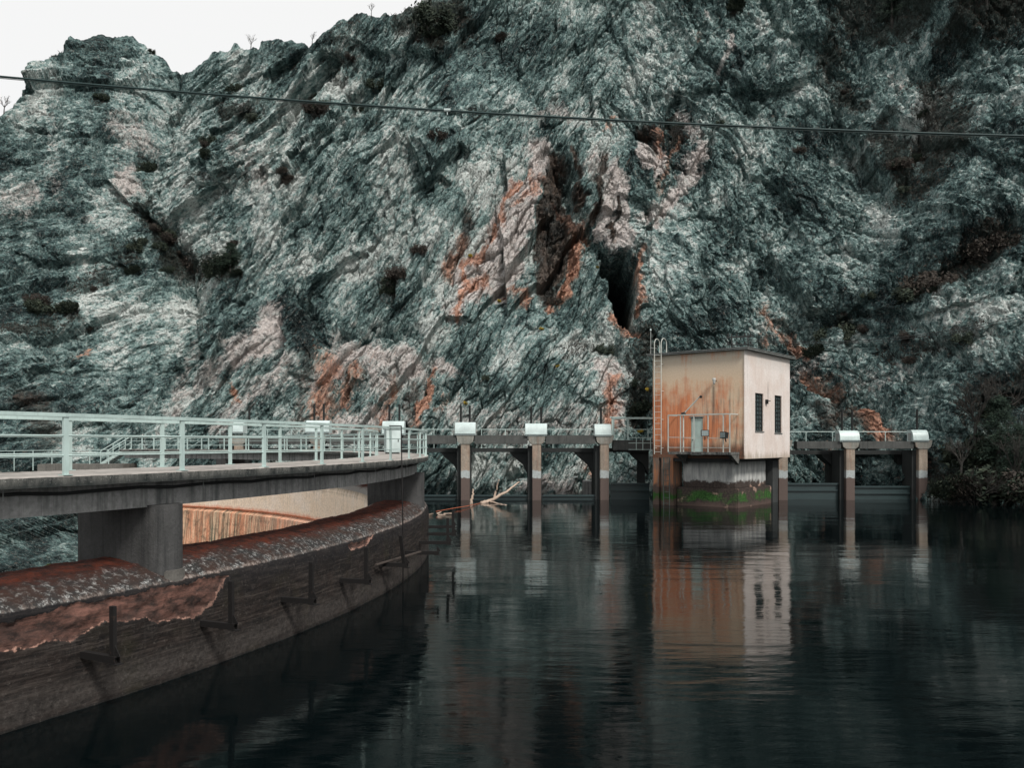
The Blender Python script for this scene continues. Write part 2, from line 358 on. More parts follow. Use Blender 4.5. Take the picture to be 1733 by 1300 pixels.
CAVE = [(1018, 385), (1040, 402), (1070, 398), (1084, 430), (1082, 490), (1072, 548), (1050, 540), (1035, 490), (1024, 440)]
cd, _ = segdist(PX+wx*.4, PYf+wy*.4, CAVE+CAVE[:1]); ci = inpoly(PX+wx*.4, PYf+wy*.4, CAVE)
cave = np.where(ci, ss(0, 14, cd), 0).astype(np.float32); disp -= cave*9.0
def strokes(L):
    o = np.zeros_like(PX)
    for pts, w, k in L:
        if len(pts) == 1: pts = [pts[0], (pts[0][0]+1, pts[0][1]+1)]
        xs = [p[0] for p in pts]; m = 3*w+30
        c0 = np.searchsorted(PXC, min(xs)-m); c1 = np.searchsorted(PXC, max(xs)+m)
        dd, _ = segdist(QX[:, c0:c1], QY[:, c0:c1], pts)
        o[:, c0:c1] = np.maximum(o[:, c0:c1], k*1.2*np.exp(-(dd/w)**2))
    return o
pale = strokes([([(912, 225), (925, 280), (870, 320), (850, 400)], 24, .8), ([(870, 330), (850, 400), (850, 460)], 32, .95), ([(800, 480), (775, 510)], 20, .8), ([(1015, 260), (1045, 380)], 22, .7),
    ([(1190, 230), (1160, 300), (1110, 345)], 16, .85), ([(1160, 160), (1180, 200)], 16, .5), ([(455, 525), (440, 570), (395, 600)], 24, .7), ([(590, 590), (640, 600), (700, 615)], 26, .75),
    ([(740, 600), (765, 615)], 18, .7), ([(520, 640), (600, 600), (640, 640)], 30, .6), ([(760, 700), (1020, 720)], 30, .4), ([(330, 660), (420, 590)], 20, .5), ([(1028, 610), (1045, 700)], 20, .9), ([(205, 295), (215, 310)], 24, .75), ([(215, 225), (240, 230)], 28, .5), ([(400, 245), (440, 300)], 30, .4),
    ([(60, 330), (20, 350)], 24, .5), ([(150, 370)], 20, .4), ([(280, 700), (340, 640)], 16, .5), ([(370, 720), (450, 640), (480, 610)], 26, .55), ([(330, 590), (300, 660)], 14, .4),
    ([(780, 720), (860, 740), (980, 690)], 26, .4), ([(900, 820), (960, 830)], 22, .6), ([(640, 690), (560, 720)], 22, .6), ([(1200, 20)], 10, .6), ([(1235, 60), (1225, 110)], 9, .6),
    ([(1530, 115)], 12, .5), ([(1320, 650), (1400, 600)], 22, .35), ([(1450, 640), (1550, 620)], 24, .35), ([(905, 170), (960, 165)], 22, .5), ([(560, 560), (540, 640)], 18, .5), ([(100, 330), (90, 200)], 22, .3)])
rust = strokes([([(880, 290), (835, 390), (790, 440), (775, 520)], 7, .85), ([(780, 390), (760, 445)], 12, .75), ([(785, 465), (820, 462)], 10, .8), ([(900, 270), (900, 330)], 8, .6),
 ([(950, 330), (995, 370)], 10, .8), ([(1112, 200), (1128, 250)], 10, .55), ([(1150, 200), (1120, 300)], 8, .4), ([(1086, 410), (1084, 520)], 6, .7),
    ([(1045, 525), (1068, 552)], 10, .9), ([(728, 640), (700, 718)], 9, 1.2), ([(735, 610), (728, 640)], 6, .7), ([(550, 600), (540, 700)], 26, .62), ([(625, 720), (665, 640)], 9, .6), ([(600, 620), (580, 680)], 12, .6),
    ([(1040, 640), (1032, 720)], 15, .75), ([(1300, 535), (1325, 570)], 16, .7), ([(1350, 560), (1370, 590)], 12, .6), ([(1370, 640), (1410, 665)], 18, .65), ([(1455, 700), (1490, 740)], 20, .75), ([(1290, 580)], 10, .6),
    ([(1000, 800), (1010, 760)], 12, .5), ([(110, 600), (150, 590)], 10, .6), ([(1180, 50)], 8, .4), ([(390, 650), (400, 670)], 6, .8), ([(1420, 790), (1400, 770)], 12, .5), ([(1560, 790), (1555, 830)], 7, .7),
    ([(920, 300), (870, 360)], 7, .5), ([(860, 470), (890, 500)], 8, .6), ([(1040, 170), (1030, 200)], 5, .5), ([(760, 660), (740, 700)], 8, .35)])
brown = strokes([([(940, 245), (945, 310), (925, 400), (915, 480)], 16, .95), ([(975, 235), (985, 330)], 7, .8), ([(1025, 250), (1005, 350)], 8, .9), ([(1052, 315), (1045, 385)], 5, .85), ([(1090, 180), (1110, 230)], 9, .8),
    ([(1060, 430), (1065, 530)], 12, .9), ([(700, 640), (680, 720)], 16, .6), ([(510, 600), (500, 720)], 16, .5), ([(1420, 680), (1400, 720)], 26, .6), ([(60, 680), (110, 760)], 34, .5), ([(785, 380), (760, 440)], 7, .7), ([(1380, 700), (1460, 720)], 14, .6)])
VEG = [([(700, 30), (760, 25)], 38, .9), ([(735, 60)], 26, .8), ([(540, 195)], 15, .9), ([(280, 425), (385, 445)], 26, .85), ([(120, 480), (220, 420)], 22, .5), ([(30, 560), (120, 540)], 20, .6), ([(660, 470)], 16, .7), ([(480, 302)], 9, .8),
    ([(235, 268)], 14, .8), ([(360, 262)], 10, .6), ([(170, 175)], 14, .5), ([(380, 195), (430, 190)], 16, .7), ([(1440, 10), (1530, 30)], 42, .85), ([(1620, 40), (1733, 25)], 40, .8), ([(1580, 150), (1600, 230)], 46, .8),
    ([(1500, 230), (1560, 300)], 40, .7), ([(1410, 60), (1450, 150)], 34, .6), ([(1700, 400), (1560, 480)], 26, .95), ([(1440, 540)], 22, .8), ([(1510, 590), (1640, 560)], 26, .45), ([(1640, 700), (1733, 650)], 40, .5),
    ([(1090, 560), (1085, 700)], 26, .75), ([(1140, 200), (1150, 170)], 14, .7), ([(1240, 10)], 12, .9), ([(600, 60), (560, 120)], 34, .45), ([(1000, 560), (960, 590)], 20, .4), ([(330, 340), (440, 290)], 20, .35), ([(240, 350), (270, 400)], 24, .7),
    ([(830, 700), (800, 640)], 30, .25), ([(100, 100), (200, 90)], 30, .3), ([(1600, 830), (1733, 780)], 50, .8), ([(860, 30), (900, 60)], 30, .2), ([(630, 190)], 10, .5), ([(1200, 560)], 30, .3), ([(500, 110)], 40, .3)]
def patches(o, L):
    for poly, k in L:
        xs = [p[0] for p in poly]; c0 = np.searchsorted(PXC, min(xs)-40); c1 = np.searchsorted(PXC, max(xs)+40)
        qx = PX[:, c0:c1]+wx[:, c0:c1]*.8; qy = PYf[:, c0:c1]+wy[:, c0:c1]*.8; dd, _ = segdist(qx, qy, poly+poly[:1]); dd = np.where(inpoly(qx, qy, poly), dd, -dd)
        o[:, c0:c1] = np.maximum(o[:, c0:c1], k*ss(-7, 7, dd))
BR = [(931, 269), (944, 290), (977, 336), (1006, 386), (985, 394), (969, 419), (944, 461), (927, 515), (915, 452), (898, 419), (910, 357), (915, 307)]
patches(pale, [([(902, 227), (931, 240), (927, 269), (910, 307), (908, 357), (894, 402), (877, 436), (852, 461), (815, 486), (790, 507), (765, 523), (781, 486), (756, 461), (790, 436), (815, 402), (835, 348), (860, 298), (894, 273)], 1.15),
    ([(1040, 265), (1065, 307), (1077, 377), (1077, 402), (1044, 394), (1015, 377), (1010, 344), (1027, 307)], .95), ([(1194, 257), (1165, 302), (1111, 340), (1102, 336), (1144, 302), (1169, 265)], 1.0),
    ([(1069, 227), (1127, 211), (1136, 252), (1111, 294), (1086, 261)], .85), ([(456, 500), (472, 520), (468, 560), (440, 590), (405, 590), (430, 540)], .8)])
patches(brown, [(BR, 1.05), ([(784, 330), (802, 345), (790, 420), (765, 455), (770, 400)], .75)]); pale *= 1-.9*np.clip(brown, 0, 1)*(rust < .3)
rust = np.maximum(rust, strokes([([(965, 357), (987, 400), (962, 460), (935, 503)], 9, 1.1)]))
rust = rust*1.08
veg = strokes(VEG)
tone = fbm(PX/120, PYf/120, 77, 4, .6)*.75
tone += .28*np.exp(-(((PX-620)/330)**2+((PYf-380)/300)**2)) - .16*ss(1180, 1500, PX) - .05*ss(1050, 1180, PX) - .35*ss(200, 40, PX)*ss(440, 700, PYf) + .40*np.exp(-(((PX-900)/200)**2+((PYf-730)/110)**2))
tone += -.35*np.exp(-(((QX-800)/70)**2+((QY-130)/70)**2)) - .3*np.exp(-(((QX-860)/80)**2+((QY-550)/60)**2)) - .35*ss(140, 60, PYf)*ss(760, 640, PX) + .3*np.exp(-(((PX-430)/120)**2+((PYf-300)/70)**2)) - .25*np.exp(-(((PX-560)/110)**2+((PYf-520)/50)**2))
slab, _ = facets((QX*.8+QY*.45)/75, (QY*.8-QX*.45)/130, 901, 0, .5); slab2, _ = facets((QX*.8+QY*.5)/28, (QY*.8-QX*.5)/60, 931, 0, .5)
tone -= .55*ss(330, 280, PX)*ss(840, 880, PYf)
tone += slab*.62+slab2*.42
# displace along the leaning normal (out of the cliff and slightly up), with a little sideways play
fade = ss(0, 14, np.arange(PX.shape[0]))[:, None]
fade = fade*np.where(PX < 760, 1-.75*ss(-22, 0, -(PYf-skl[None])), 1)
disp = disp*fade
ny = 1/np.sqrt(1+.2); nz = math.sqrt(.2)*ny
px_side = pn(X/9, Z/9, 201)*.3*disp
PC = np.stack([X+px_side*.5, D-disp*ny, Z+disp*nz*.8], -1)
# over the brow: the ground runs back and down
last = PC[-1]; back = []
for i in range(1, NR3+1):
    u = i/NR3; r_ = 60*u**1.5
    back.append(np.stack([last[:, 0]*(1+r_/90), last[:, 1]+r_, last[:, 2]-r_*.35+fbm(last[:, 0]/7, last[:, 1]*0+r_/7, 33, 3)*1.5*min(1, i/4)], -1))
PCF = np.concatenate([PC, np.stack(back)])
def ext(a, v=0.): return np.concatenate([a, np.full((NR3, a.shape[1]), v, np.float32)])
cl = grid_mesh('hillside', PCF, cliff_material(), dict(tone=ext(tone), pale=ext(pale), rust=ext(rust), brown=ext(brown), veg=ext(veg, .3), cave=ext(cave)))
tag(cl, kind='structure')
def surf(px, py):       # a point on the cliff seen at photo pixel (px, py)
    c = int(np.argmin(abs(PXC-px))); r = int(np.argmin(abs(PY[:NR1, c]-py)))
    return Vector([float(t) for t in PC[r, c]])

# ------------------------------------------------------------------ valley floor and water
n = NT('riverbed', .95); gm = n.col(n.mix(n.noise(n.pos(), .6, 8), (.03, .04, .038), (.10, .11, .10)))
b = MB(); b.bm.faces.new([b.bm.verts.new(p) for p in ((-900, -900, -9), (900, -900, -9), (900, 900, -9), (-900, 900, -9))])
tag(b.build('ground', gm), kind='structure')
AC = (-36.2, 27.0); RF = 33.3                       # arch centre and radius of the upstream face
def arc(r, th, z): return Vector((AC[0]+r*math.cos(th), AC[1]+r*math.sin(th), z))
n = NT('reservoir_water', .0, .33); n.b.inputs['IOR'].default_value = 1.33
w1 = n.noise(n.pos((.42, 1.5, 1)), 2.6, 5, .6, .8); w2 = n.noise(n.pos((.5, 1.2, 1), (0, 0, .25)), .55, 3, .5, .4); w3 = n.noise(n.pos((.6, 2.0, 1), (0, 0, -.1)), 9, 3, .5)
calm = n.ramp(n.noise(n.pos((.1, .22, 1)), .5, 3), .38, .62, .35, 1.25)
hh = n.math('ADD', n.math('MULTIPLY', w1, .5), n.math('MULTIPLY', w2, 2.6)); hh = n.math('ADD', hh, n.math('MULTIPLY', w3, .06))
n.bump(n.math('MULTIPLY', hh, calm), .85, .0115)
n.b.inputs['Specular Tint'].default_value = (.50, .66, .67, 1)
wm = n.col((.0015, .0035, .004))
b = MB(); pts = [arc(RF-.15, R(t), 0) for t in range(-100, 68, 2)]
pts = [p for p in pts] + [Vector((-21.5, 57.35, 0)), Vector((24.5, 57.35, 0)), Vector((24.5, 120, 0)), Vector((300, 120, 0)), Vector((300, -200, 0)), Vector((-42, -200, 0))]
f = b.bm.faces.new([b.bm.verts.new(p) for p in pts]); bmesh.ops.triangulate(b.bm, faces=[f])
tag(b.build('water', wm), kind='structure')

# ------------------------------------------------------------------ arch dam
PINK = [(-500, 1160), (-200, 1135), (0, 1107), (26, 1103), (76, 1087), (123, 1083), (146, 1072), (180, 1057), (193, 1052), (233, 1045), (261, 1052), (301, 1049), (342, 1040), (363, 1018), (369, 1002), (390, 973),
        (386, 971), (353, 979), (301, 992), (269, 994), (243, 1001), (222, 1006), (183, 1014), (144, 1019), (107, 1026), (60, 1040), (0, 1056), (-200, 1090), (-500, 1100)]
PINK2 = [(586, 922), (608, 917), (632, 906), (626, 914), (618, 924), (606, 927), (596, 931), (590, 926)]
prof = [(0, -4), (0, -.6), (0, 1.38), (.03, 1.55), (.12, 1.68), (.32, 1.80), (.62, 1.90), (1.0, 1.96), (1.35, 1.97), (1.65, 1.92), (1.9, 1.80), (2.05, 1.62)]
den = []
for (a0, a1), (b0, b1) in zip(prof, prof[1:]):
    k = max(2, int(math.hypot(b0-a0, b1-a1)/.03))
    if a1 < -.7: k = 6
    den += [(a0+(b0-a0)*i/k, a1+(b1-a1)*i/k) for i in range(k)]
den.append(prof[-1]); den = np.array(den); 
th = np.concatenate([np.linspace(R(-66), R(-34), 60)[:-1], np.linspace(R(-34), R(14), 1150), np.linspace(R(14), R(76), 260)[1:]])
TH, RR = np.meshgrid(th, den[:, 0]); _, ZZ = np.meshgrid(th, den[:, 1])
SL = np.concatenate([[0], np.cumsum(np.hypot(np.diff(den[:, 0]), np.diff(den[:, 1])))]); _, SS = np.meshgrid(th, SL)
ARC = TH*RF
XX = AC[0]+(RF-RR)*np.cos(TH); YY = AC[1]+(RF-RR)*np.sin(TH)
ok = YY > 1.5
ppx = np.where(ok, CX+XX/np.maximum(YY, 1.5)*F, -9999).astype(np.float32); ppy = np.where(ok, HZ-(ZZ-H)/np.maximum(YY, 1.5)*F, 0).astype(np.float32)
jx = fbm(ARC*3, SS*3, 61, 4, .65)*5; jy = fbm(ARC*3+30, SS*3, 62, 4, .65)*5
near = (TH < R(10)) & ok
pd = np.full(ppx.shape, -50., np.float32)
for P_, jj in ((PINK, 1), (PINK2, .4)):
    q1 = ppx+jx*jj; q2 = ppy+jy*jj; d_, _ = segdist(q1, q2, P_+P_[:1]); pd = np.maximum(pd, np.where(inpoly(q1, q2, P_), d_, -d_))
lowb = np.minimum(segdist(ppx+jx, ppy+jy, PINK[:16])[0], segdist(ppx+jx*.4, ppy+jy*.4, PINK2[2:])[0])
pd = np.where(near, np.clip(pd, -50, 50), -50); lowb = np.where(near, np.clip(lowb, 0, 50), 50)
pkf = ss(-1, 2.5, pd)
dsp = fbm(ARC*.8, SS*.8, 63, 5, .6)*.02+fbm(ARC*6, SS*6, 64, 4, .7)*.010
dsp += -.035*pkf + pkf*fbm(ARC*2.0, SS*4, 65, 4, .6)*.03
onface = ss(.4, 0, RR)
XX += np.cos(TH)*dsp*onface; YY += np.sin(TH)*dsp*onface; ZZ = ZZ+dsp*(1-onface)*1.3
n = NT('dam_concrete', .9, .25)
p = n.pos(); z = n.z(); pr = n.attr('prof'); fine = n.noise(p, 16, 8, .75); mid = n.noise(p, 2.2, 7, .65)
grain = n.noise(n.pos((1, 1, 5), (R(3), 0, 0)), 7, 6, .7)
face = n.mix(n.ramp(grain, .35, .65), (.007, .006, .006), (.022, .018, .0165))
face = n.mix(n.ramp(mid, .42, .62, 0, .75), face, (.026, .018, .015))
lay2 = n.noise(n.pos((.35, .35, 8), (R(1.5), 0, 0)), 3.2, 8, .78); face = n.mix(n.ramp(lay2, .5, .62, 0, .75), face, (.060, .050, .044)); face = n.mix(n.ramp(lay2, .5, .4, 0, .7), face, (.005, .005, .005))
face = n.mix(n.ramp(n.noise(p, 1.1, 4), .56, .68, 0, .35), face, (.022, .024, .012))
zz = n.math('ADD', z, n.ramp(n.noise(n.pos((.4, .4, 3)), 2, 5), 0, 1, -.12, .12))
tide = n.math('MULTIPLY', n.ramp(zz, .0, .16), n.ramp(zz, .62, .3)); 
face = n.mix(n.math('MULTIPLY', tide, n.ramp(fine, .35, .6, .15, .9)), face, (.056, .050, .046))
lime = n.noise(n.pos((7, 7, .5)), 1.2, 6, .7); face = n.mix(n.math('MULTIPLY', n.ramp(lime, .58, .70), n.ramp(zz, .5, 1.4, 0, .35)), face, (.12, .105, .095))
face = n.mix(n.ramp(zz, 1.05, 1.5, 0, .6), face, (.010, .010, .012))
face = n.mix(n.ramp(z, -.02, .05, 1, 0), face, (.01, .012, .012))
face = n.mix(n.ramp(fine, .56, .68, 0, .7), face, (.09, .08, .072))
# crest by distance from the lip
red = n.mix(n.ramp(n.noise(p, 5, 7, .7), .35, .65), (.012, .006, .005), (.10, .022, .010))
spk = n.mix(n.ramp(n.noise(p, 11, 8, .8), .52, .66), (.03, .03, .03), (.50, .51, .50))
spk = n.mix(n.ramp(mid, .42, .6, 0, .85), spk, (.045, .024, .018))
pj = n.math('ADD', pr, n.ramp(n.noise(p, 3.0, 7, .7), 0, 1, -.38, .38))
crest = n.mix(n.ramp(pj, .42, .78), spk, red)
crest = n.mix(n.ramp(pj, 1.75, 1.95), crest, n.mix(fine, (.08, .07, .065), (.30, .29, .27)))
pe = n.math('ADD', pr, n.ramp(n.noise(p, 6, 5, .7), 0, 1, -.05, .05))
lip = n.math('MULTIPLY', n.math('MULTIPLY', n.ramp(pe, .0, .03), n.ramp(pe, .10, .04)), n.ramp(mid, .4, .6, .1, .8))
base = n.mix(n.ramp(pe, .0, .02), face, crest)
base = n.mix(n.math('MULTIPLY', lip, n.ramp(fine, .4, .6)), base, (.45, .38, .34))
pink = n.mix(n.ramp(n.noise(n.pos((1, 1, 2.4), (R(4), 0, 0)), 3.2, 8, .72), .38, .64), (.024, .017, .015), (.18, .090, .070))
pink = n.mix(n.ramp(fine, .6, .7, 0, .4), pink, (.34, .24, .20))
lay = n.noise(n.pos((.35, .35, 7), (R(2), 0, 0)), 3.0, 6, .7); pink = n.mix(n.ramp(lay, .5, .64, 0, .7), pink, (.045, .030, .026)); pink = n.mix(n.ramp(n.noise(p, .45, 3), .44, .6, 0, .6), pink, (.05, .034, .03))
pk_ = n.attr('pink'); pj_ = n.math('ADD', pk_, n.ramp(fine, .3, .7, -1.5, 1.5)); base = n.mix(n.ramp(pj_, -.4, .4), base, pink)
eg = n.math('ADD', n.attr('edge'), n.ramp(fine, .3, .7, -1.2, 1.2)); eg = n.math('MULTIPLY', n.ramp(eg, 1.9, .7), n.ramp(pj_, -1.6, -.6)); base = n.mix(n.math('MULTIPLY', eg, n.ramp(mid, .35, .6, .15, .8)), base, (.46, .27, .21))
n.bump(n.math('ADD', n.math('MULTIPLY', grain, .8), fine), .8, .025)
dm = n.col(base)
dam = empty('arch_dam', (AC[0], AC[1], 0)); tag(dam, 'curved concrete dam with rust red rounded crest beneath the footbridge', 'dam')
def child(o, root):
    o.parent = root; o.matrix_parent_inverse = root.matrix_basis.inverted(); return o
C_ = lambda o: child(o, dam)
C_(grid_mesh('spillway_crest', np.stack([XX, YY, ZZ], -1), dm, dict(prof=SS-SL[np.argmin(abs(den[:, 1]-1.60)+(den[:, 0] > .3)*9)], pink=pd, edge=lowb), smooth=True))
# inner (downstream) face: pale above a rust ledge, striped below
n = NT('stained_wall', .9, .2); p = n.pos(); z = n.z()
av = n.attr('arc'); cmb = n.N.new('ShaderNodeCombineXYZ'); n.L(n.math('MULTIPLY', av, 3.2), cmb.inputs[0]); n.L(n.math('MULTIPLY', z, .14), cmb.inputs[1])
st = n.noise(cmb.outputs[0], 1.0, 8, .75); cm2 = n.N.new('ShaderNodeCombineXYZ'); n.L(n.math('MULTIPLY', av, 9), cm2.inputs[0]); n.L(n.math('MULTIPLY', z, .3), cm2.inputs[1]); st2 = n.noise(cm2.outputs[0], 1.0, 6, .7)
cm3 = n.N.new('ShaderNodeCombineXYZ'); n.L(n.math('MULTIPLY', av, .9), cm3.inputs[0]); n.L(n.math('MULTIPLY', z, .12), cm3.inputs[1]); st3 = n.noise(cm3.outputs[0], 1.0, 9, .8)
st = n.math('ADD', n.math('MULTIPLY', st, .35), n.math('MULTIPLY', st3, .65))
low = n.mix(n.ramp(st, .44, .57), (.08, .11, .08), (.80, .32, .18)); low = n.mix(n.ramp(st2, .46, .62, 0, .9), low, (.90, .62, .42)); low = n.mix(n.ramp(n.noise(p, 2.0, 8, .75), .5, .66, 0, .75), low, (.05, .06, .045))
low = n.mix(n.ramp(av, 14, 29, 1, .0), low, n.mix(n.ramp(st2, .4, .6), (.72, .33, .22), (.85, .62, .50)))
hi = n.mix(n.ramp(st, .35, .65), (.93, .77, .62), (.80, .62, .46)); hi = n.mix(n.ramp(n.noise(p, .7, 6), .45, .65, 0, .6), hi, (.92, .80, .70)); hi = n.mix(n.ramp(st2, .55, .7, 0, .5), hi, (.33, .30, .18))
zj = n.math('ADD', z, n.ramp(st, .3, .7, -.22, .22))
hi = n.mix(n.ramp(zj, -.02, -.3), hi, (.78, .27, .15))
hi = n.mix(n.ramp(zj, 1.25, 1.6, 0, .75), hi, (.10, .09, .07))
base = n.mix(n.ramp(z, -.34, -.29), low, hi); base = n.mix(n.ramp(n.noise(p, 9, 6, .7), .35, .6, .3, 0), base, (.10, .07, .05))
n.bump(n.noise(p, 6, 6), .4, .02); sw = n.col(base)
th2 = np.linspace(R(-60), R(78), 300); pin = [(2.05, 1.62), (2.12, 1.4), (2.14, -.22), (2.02, -.28), (2.0, -.36), (2.3, -.5), (2.5, -3), (2.8, -9)]
T2, R2 = np.meshgrid(th2, [q[0] for q in pin]); _, Z2 = np.meshgrid(th2, [q[1] for q in pin])
C_(grid_mesh('downstream_wall', np.stack([AC[0]+(RF-R2)*np.cos(T2), AC[1]+(RF-R2)*np.sin(T2), Z2], -1), sw, dict(arc=T2*RF), smooth=False))
mpier = m_conc('pier_concrete', (.105, .105, .105), (.02, .022, .024), streak=.55, scale=1.4)
mpier2 = m_conc('mortar_patch_paint', (.19, .18, .165), (.06, .06, .055), streak=.3)
for t in (-49, -23.1, 3.4, 30, 56):
    b = MB(); ru = Vector((math.cos(R(t)), math.sin(R(t)))); tu = Vector((-ru.y, ru.x)); hw = .33
    L = [(.42, -hw), (2.05, -hw), (2.05, hw), (.42, hw)]+[(.42-hw*.95*math.sin(a), hw*math.cos(a)) for a in np.linspace(.2, math.pi-.2, 12)]
    poly = [Vector(AC)+ru*(RF-q[0])+tu*q[1] for q in L]
    b.prism(poly, 1.5, 2.9, 'z'); pr_ = b.build('pier', mpier, smooth=False, bevel=.012); C_(pr_)
    if t == -23.1:
        b = MB(); poly = [Vector(AC)+ru*(RF-q[0])+tu*q[1] for q in [(.42-(hw+.03)*.98*math.sin(a), -(hw+.05)*math.cos(a)) for a in np.linspace(.9, 2.2, 9)]+[(.2, .15), (.25, -.1)]]
        b.prism(poly, 1.6, 1.80, 'z'); pt = b.build('mortar_patch', mpier2, bevel=.02); child(pt, pr_)

# ------------------------------------------------------------------ footbridge over the crest
DZ = 3.47
br = empty('footbridge', (AC[0], AC[1], 0)); tag(br, 'long curved concrete footbridge with pale green steel railings above the dam crest', 'footbridge')
B_ = lambda o: child(o, br)
def sweep(name, sec, m, t0, t1, step=.6, parent=None, noise_=0):
    ths = np.arange(t0, t1+1e-6, step); sec = sec+[sec[0]]
    P = np.array([[[AC[0]+(RF-r)*math.cos(R(t)), AC[1]+(RF-r)*math.sin(R(t)), z_] for t in ths] for r, z_ in sec])
    if noise_: P[..., 2] += fbm(np.tile(ths*3, (len(sec), 1)), P[..., 2]*3, 8, 3)*noise_
    o = grid_mesh(name, P, m)
    bm = bmesh.new(); bm.from_mesh(o.data); bmesh.ops.remove_doubles(bm, verts=bm.verts, dist=1e-5)
    e = [x for x in bm.edges if x.is_boundary]
    if e: bmesh.ops.holes_fill(bm, edges=e, sides=30)
    bmesh.ops.recalc_face_normals(bm, faces=bm.faces); bm.to_mesh(o.data); bm.free()
    return o
TA, TB = -64, 73
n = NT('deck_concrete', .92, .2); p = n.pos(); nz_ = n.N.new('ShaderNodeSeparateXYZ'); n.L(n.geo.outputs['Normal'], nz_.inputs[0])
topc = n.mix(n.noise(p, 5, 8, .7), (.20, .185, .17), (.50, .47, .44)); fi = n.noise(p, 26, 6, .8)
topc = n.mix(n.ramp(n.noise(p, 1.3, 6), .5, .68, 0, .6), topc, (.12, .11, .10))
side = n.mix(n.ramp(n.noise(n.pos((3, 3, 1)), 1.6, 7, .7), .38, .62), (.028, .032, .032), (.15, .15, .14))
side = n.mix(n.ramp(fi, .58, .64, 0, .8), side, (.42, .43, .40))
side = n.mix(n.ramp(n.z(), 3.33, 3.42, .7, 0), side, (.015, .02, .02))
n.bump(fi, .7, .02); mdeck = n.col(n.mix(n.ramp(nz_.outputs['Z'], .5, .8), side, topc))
mbeam = m_conc('beam_concrete', (.46, .46, .45), (.06, .07, .07), streak=.75, scale=.8)
B_(sweep('deck', [(0, DZ-.16), (0, DZ-.02), (.03, DZ), (2.0, DZ), (2.02, DZ-.16)], mdeck, TA, TB, .15, noise_=.006))
for r0 in (.42, 1.35): B_(sweep('beam', [(r0, 2.87), (r0, DZ-.162), (r0+.26, DZ-.162), (r0+.26, 2.87)], mbeam, TA, TB))
mcable = m_paint('black_cable', (.012, .014, .014), (.02, .02, .02), .6)
b = MB(); b.tube([arc(RF-.36, R(t), DZ-.235-.05*abs(math.sin(t*.9))) for t in np.arange(-60, 60, 1.2)], .028, 6); B_(b.build('cable', mcable, smooth=True))
mgal = m_paint('galvanised_bracket', (.35, .37, .36), rough=.5)
for t in np.arange(-60, 60, 6.4): b = MB(); b.bar(arc(RF-.33, R(t), DZ-.17), arc(RF-.33, R(t), DZ-.34), .012); B_(b.build('cable_hanger', mgal))
mrail = m_paint('pale_green_paint', (.48, .61, .585), (.20, .12, .07), .45, amt=.70)
def railing(r, z0, ztop, t0, t1, t_first, step, mids, name='railing', wpost=.075, wr=.075, root=br):
    rt = empty(name, arc(RF-r, R(t_first), z0)); child(rt, root)
    bpy.context.view_layer.update()
    minv = (root.matrix_basis @ root.matrix_basis.inverted() @ rt.matrix_basis).inverted()
    def ch(o): o.parent = rt; o.matrix_parent_inverse = rt.matrix_basis.inverted(); return o
    b = MB(); q = [arc(RF-r, R(t), ztop-.03) for t in np.arange(t0, t1+.01, .75)]
    for a_, c_ in zip(q, q[1:]): b.bar(a_, c_+(c_-a_)*.02, wr, .055)
    ch(b.build('top_rail', mrail))
    for zm in mids:
        b = MB(); b.tube([arc(RF-r, R(t), zm) for t in np.arange(t0, t1+.01, .75)], .013, 5); ch(b.build('mid_rail', mrail))
    t = t_first; k = 0
    while t <= t1+.01:
        if t >= t0:
            b = MB(); b.box(-.022, .022, -wpost/2, wpost/2, 0, ztop-.06-z0); b.box(-.07, .07, -.07, .07, 0, .012)
            o = b.build('post', mrail); o.location = arc(RF-r, R(t), z0); o.rotation_euler = (0, 0, R(t)); 
            o.parent = rt; o.matrix_parent_inverse = rt.matrix_basis.inverted()
        t += step
    return rt
railing(.07, DZ, 4.38, TA, TB, -26.7-3.75*9, 3.75, (4.05, 3.76))
railing(1.9, DZ, 4.38, TA, TB, -24.2-3.75*9, 3.75, (4.05, 3.76))
b = MB(); P0 = arc(RF-.07, R(-8.1), 0)
# gauge rod hanging outside the railing
pr0 = Vector((-2.86, 21.8, 0)); hk = Vector((P0.x, P0.y, 4.36))
rod = MB(); rod.tube([(pr0.x, pr0.y, -1.5), (pr0.x-.02, pr0.y, 2.0), (pr0.x-.06, pr0.y, 4.39)], .017, 6)
gr = empty('gauge_rod', (pr0.x, pr0.y, 0)); tag(gr, 'thin rusty vertical rod hooked over the footbridge railing and dipping into the water', 'rod')
child(rod.build('rod', m_paint('rusty_steel', (.006, .005, .005), (.03, .018, .013), .8), smooth=True), gr)
rod = MB(); rod.bar((pr0.x-.06, pr0.y, 4.38), (hk.x, hk.y, 4.40), .03); child(rod.build('hook', bpy.data.materials['rusty_steel']), gr)
# white cabinet on the bridge
cb = empty('electrical_cabinet', arc(RF-1.2, R(13.6), DZ), R(15)); tag(cb, 'white metal electrical cabinet standing on the far bend of the footbridge', 'cabinet')
mwhite = m_paint('white_enamel', (.56, .66, .65), (.22, .16, .11), .4, amt=.72)
b = MB(); b.box(-.3, .3, -.4, .4, .06, 1.02); b.build('body', mwhite, cb, bevel=.015)
b = MB(); b.box(-.34, .34, -.45, .45, 1.023, 1.08); b.build('lid', mwhite, cb, bevel=.01)
b = MB(); b.box(-.25, .25, -.35, .35, 0, .058); b.build('plinth', mpier, cb)
b = MB(); b.box(-.29, .29, -.42, -.403, .12, .98); dr = b.build('door', mwhite, cb); b = MB(); b.box(.18, .21, -.44, -.422, .5, .62); b.build('handle', mcable, dr)
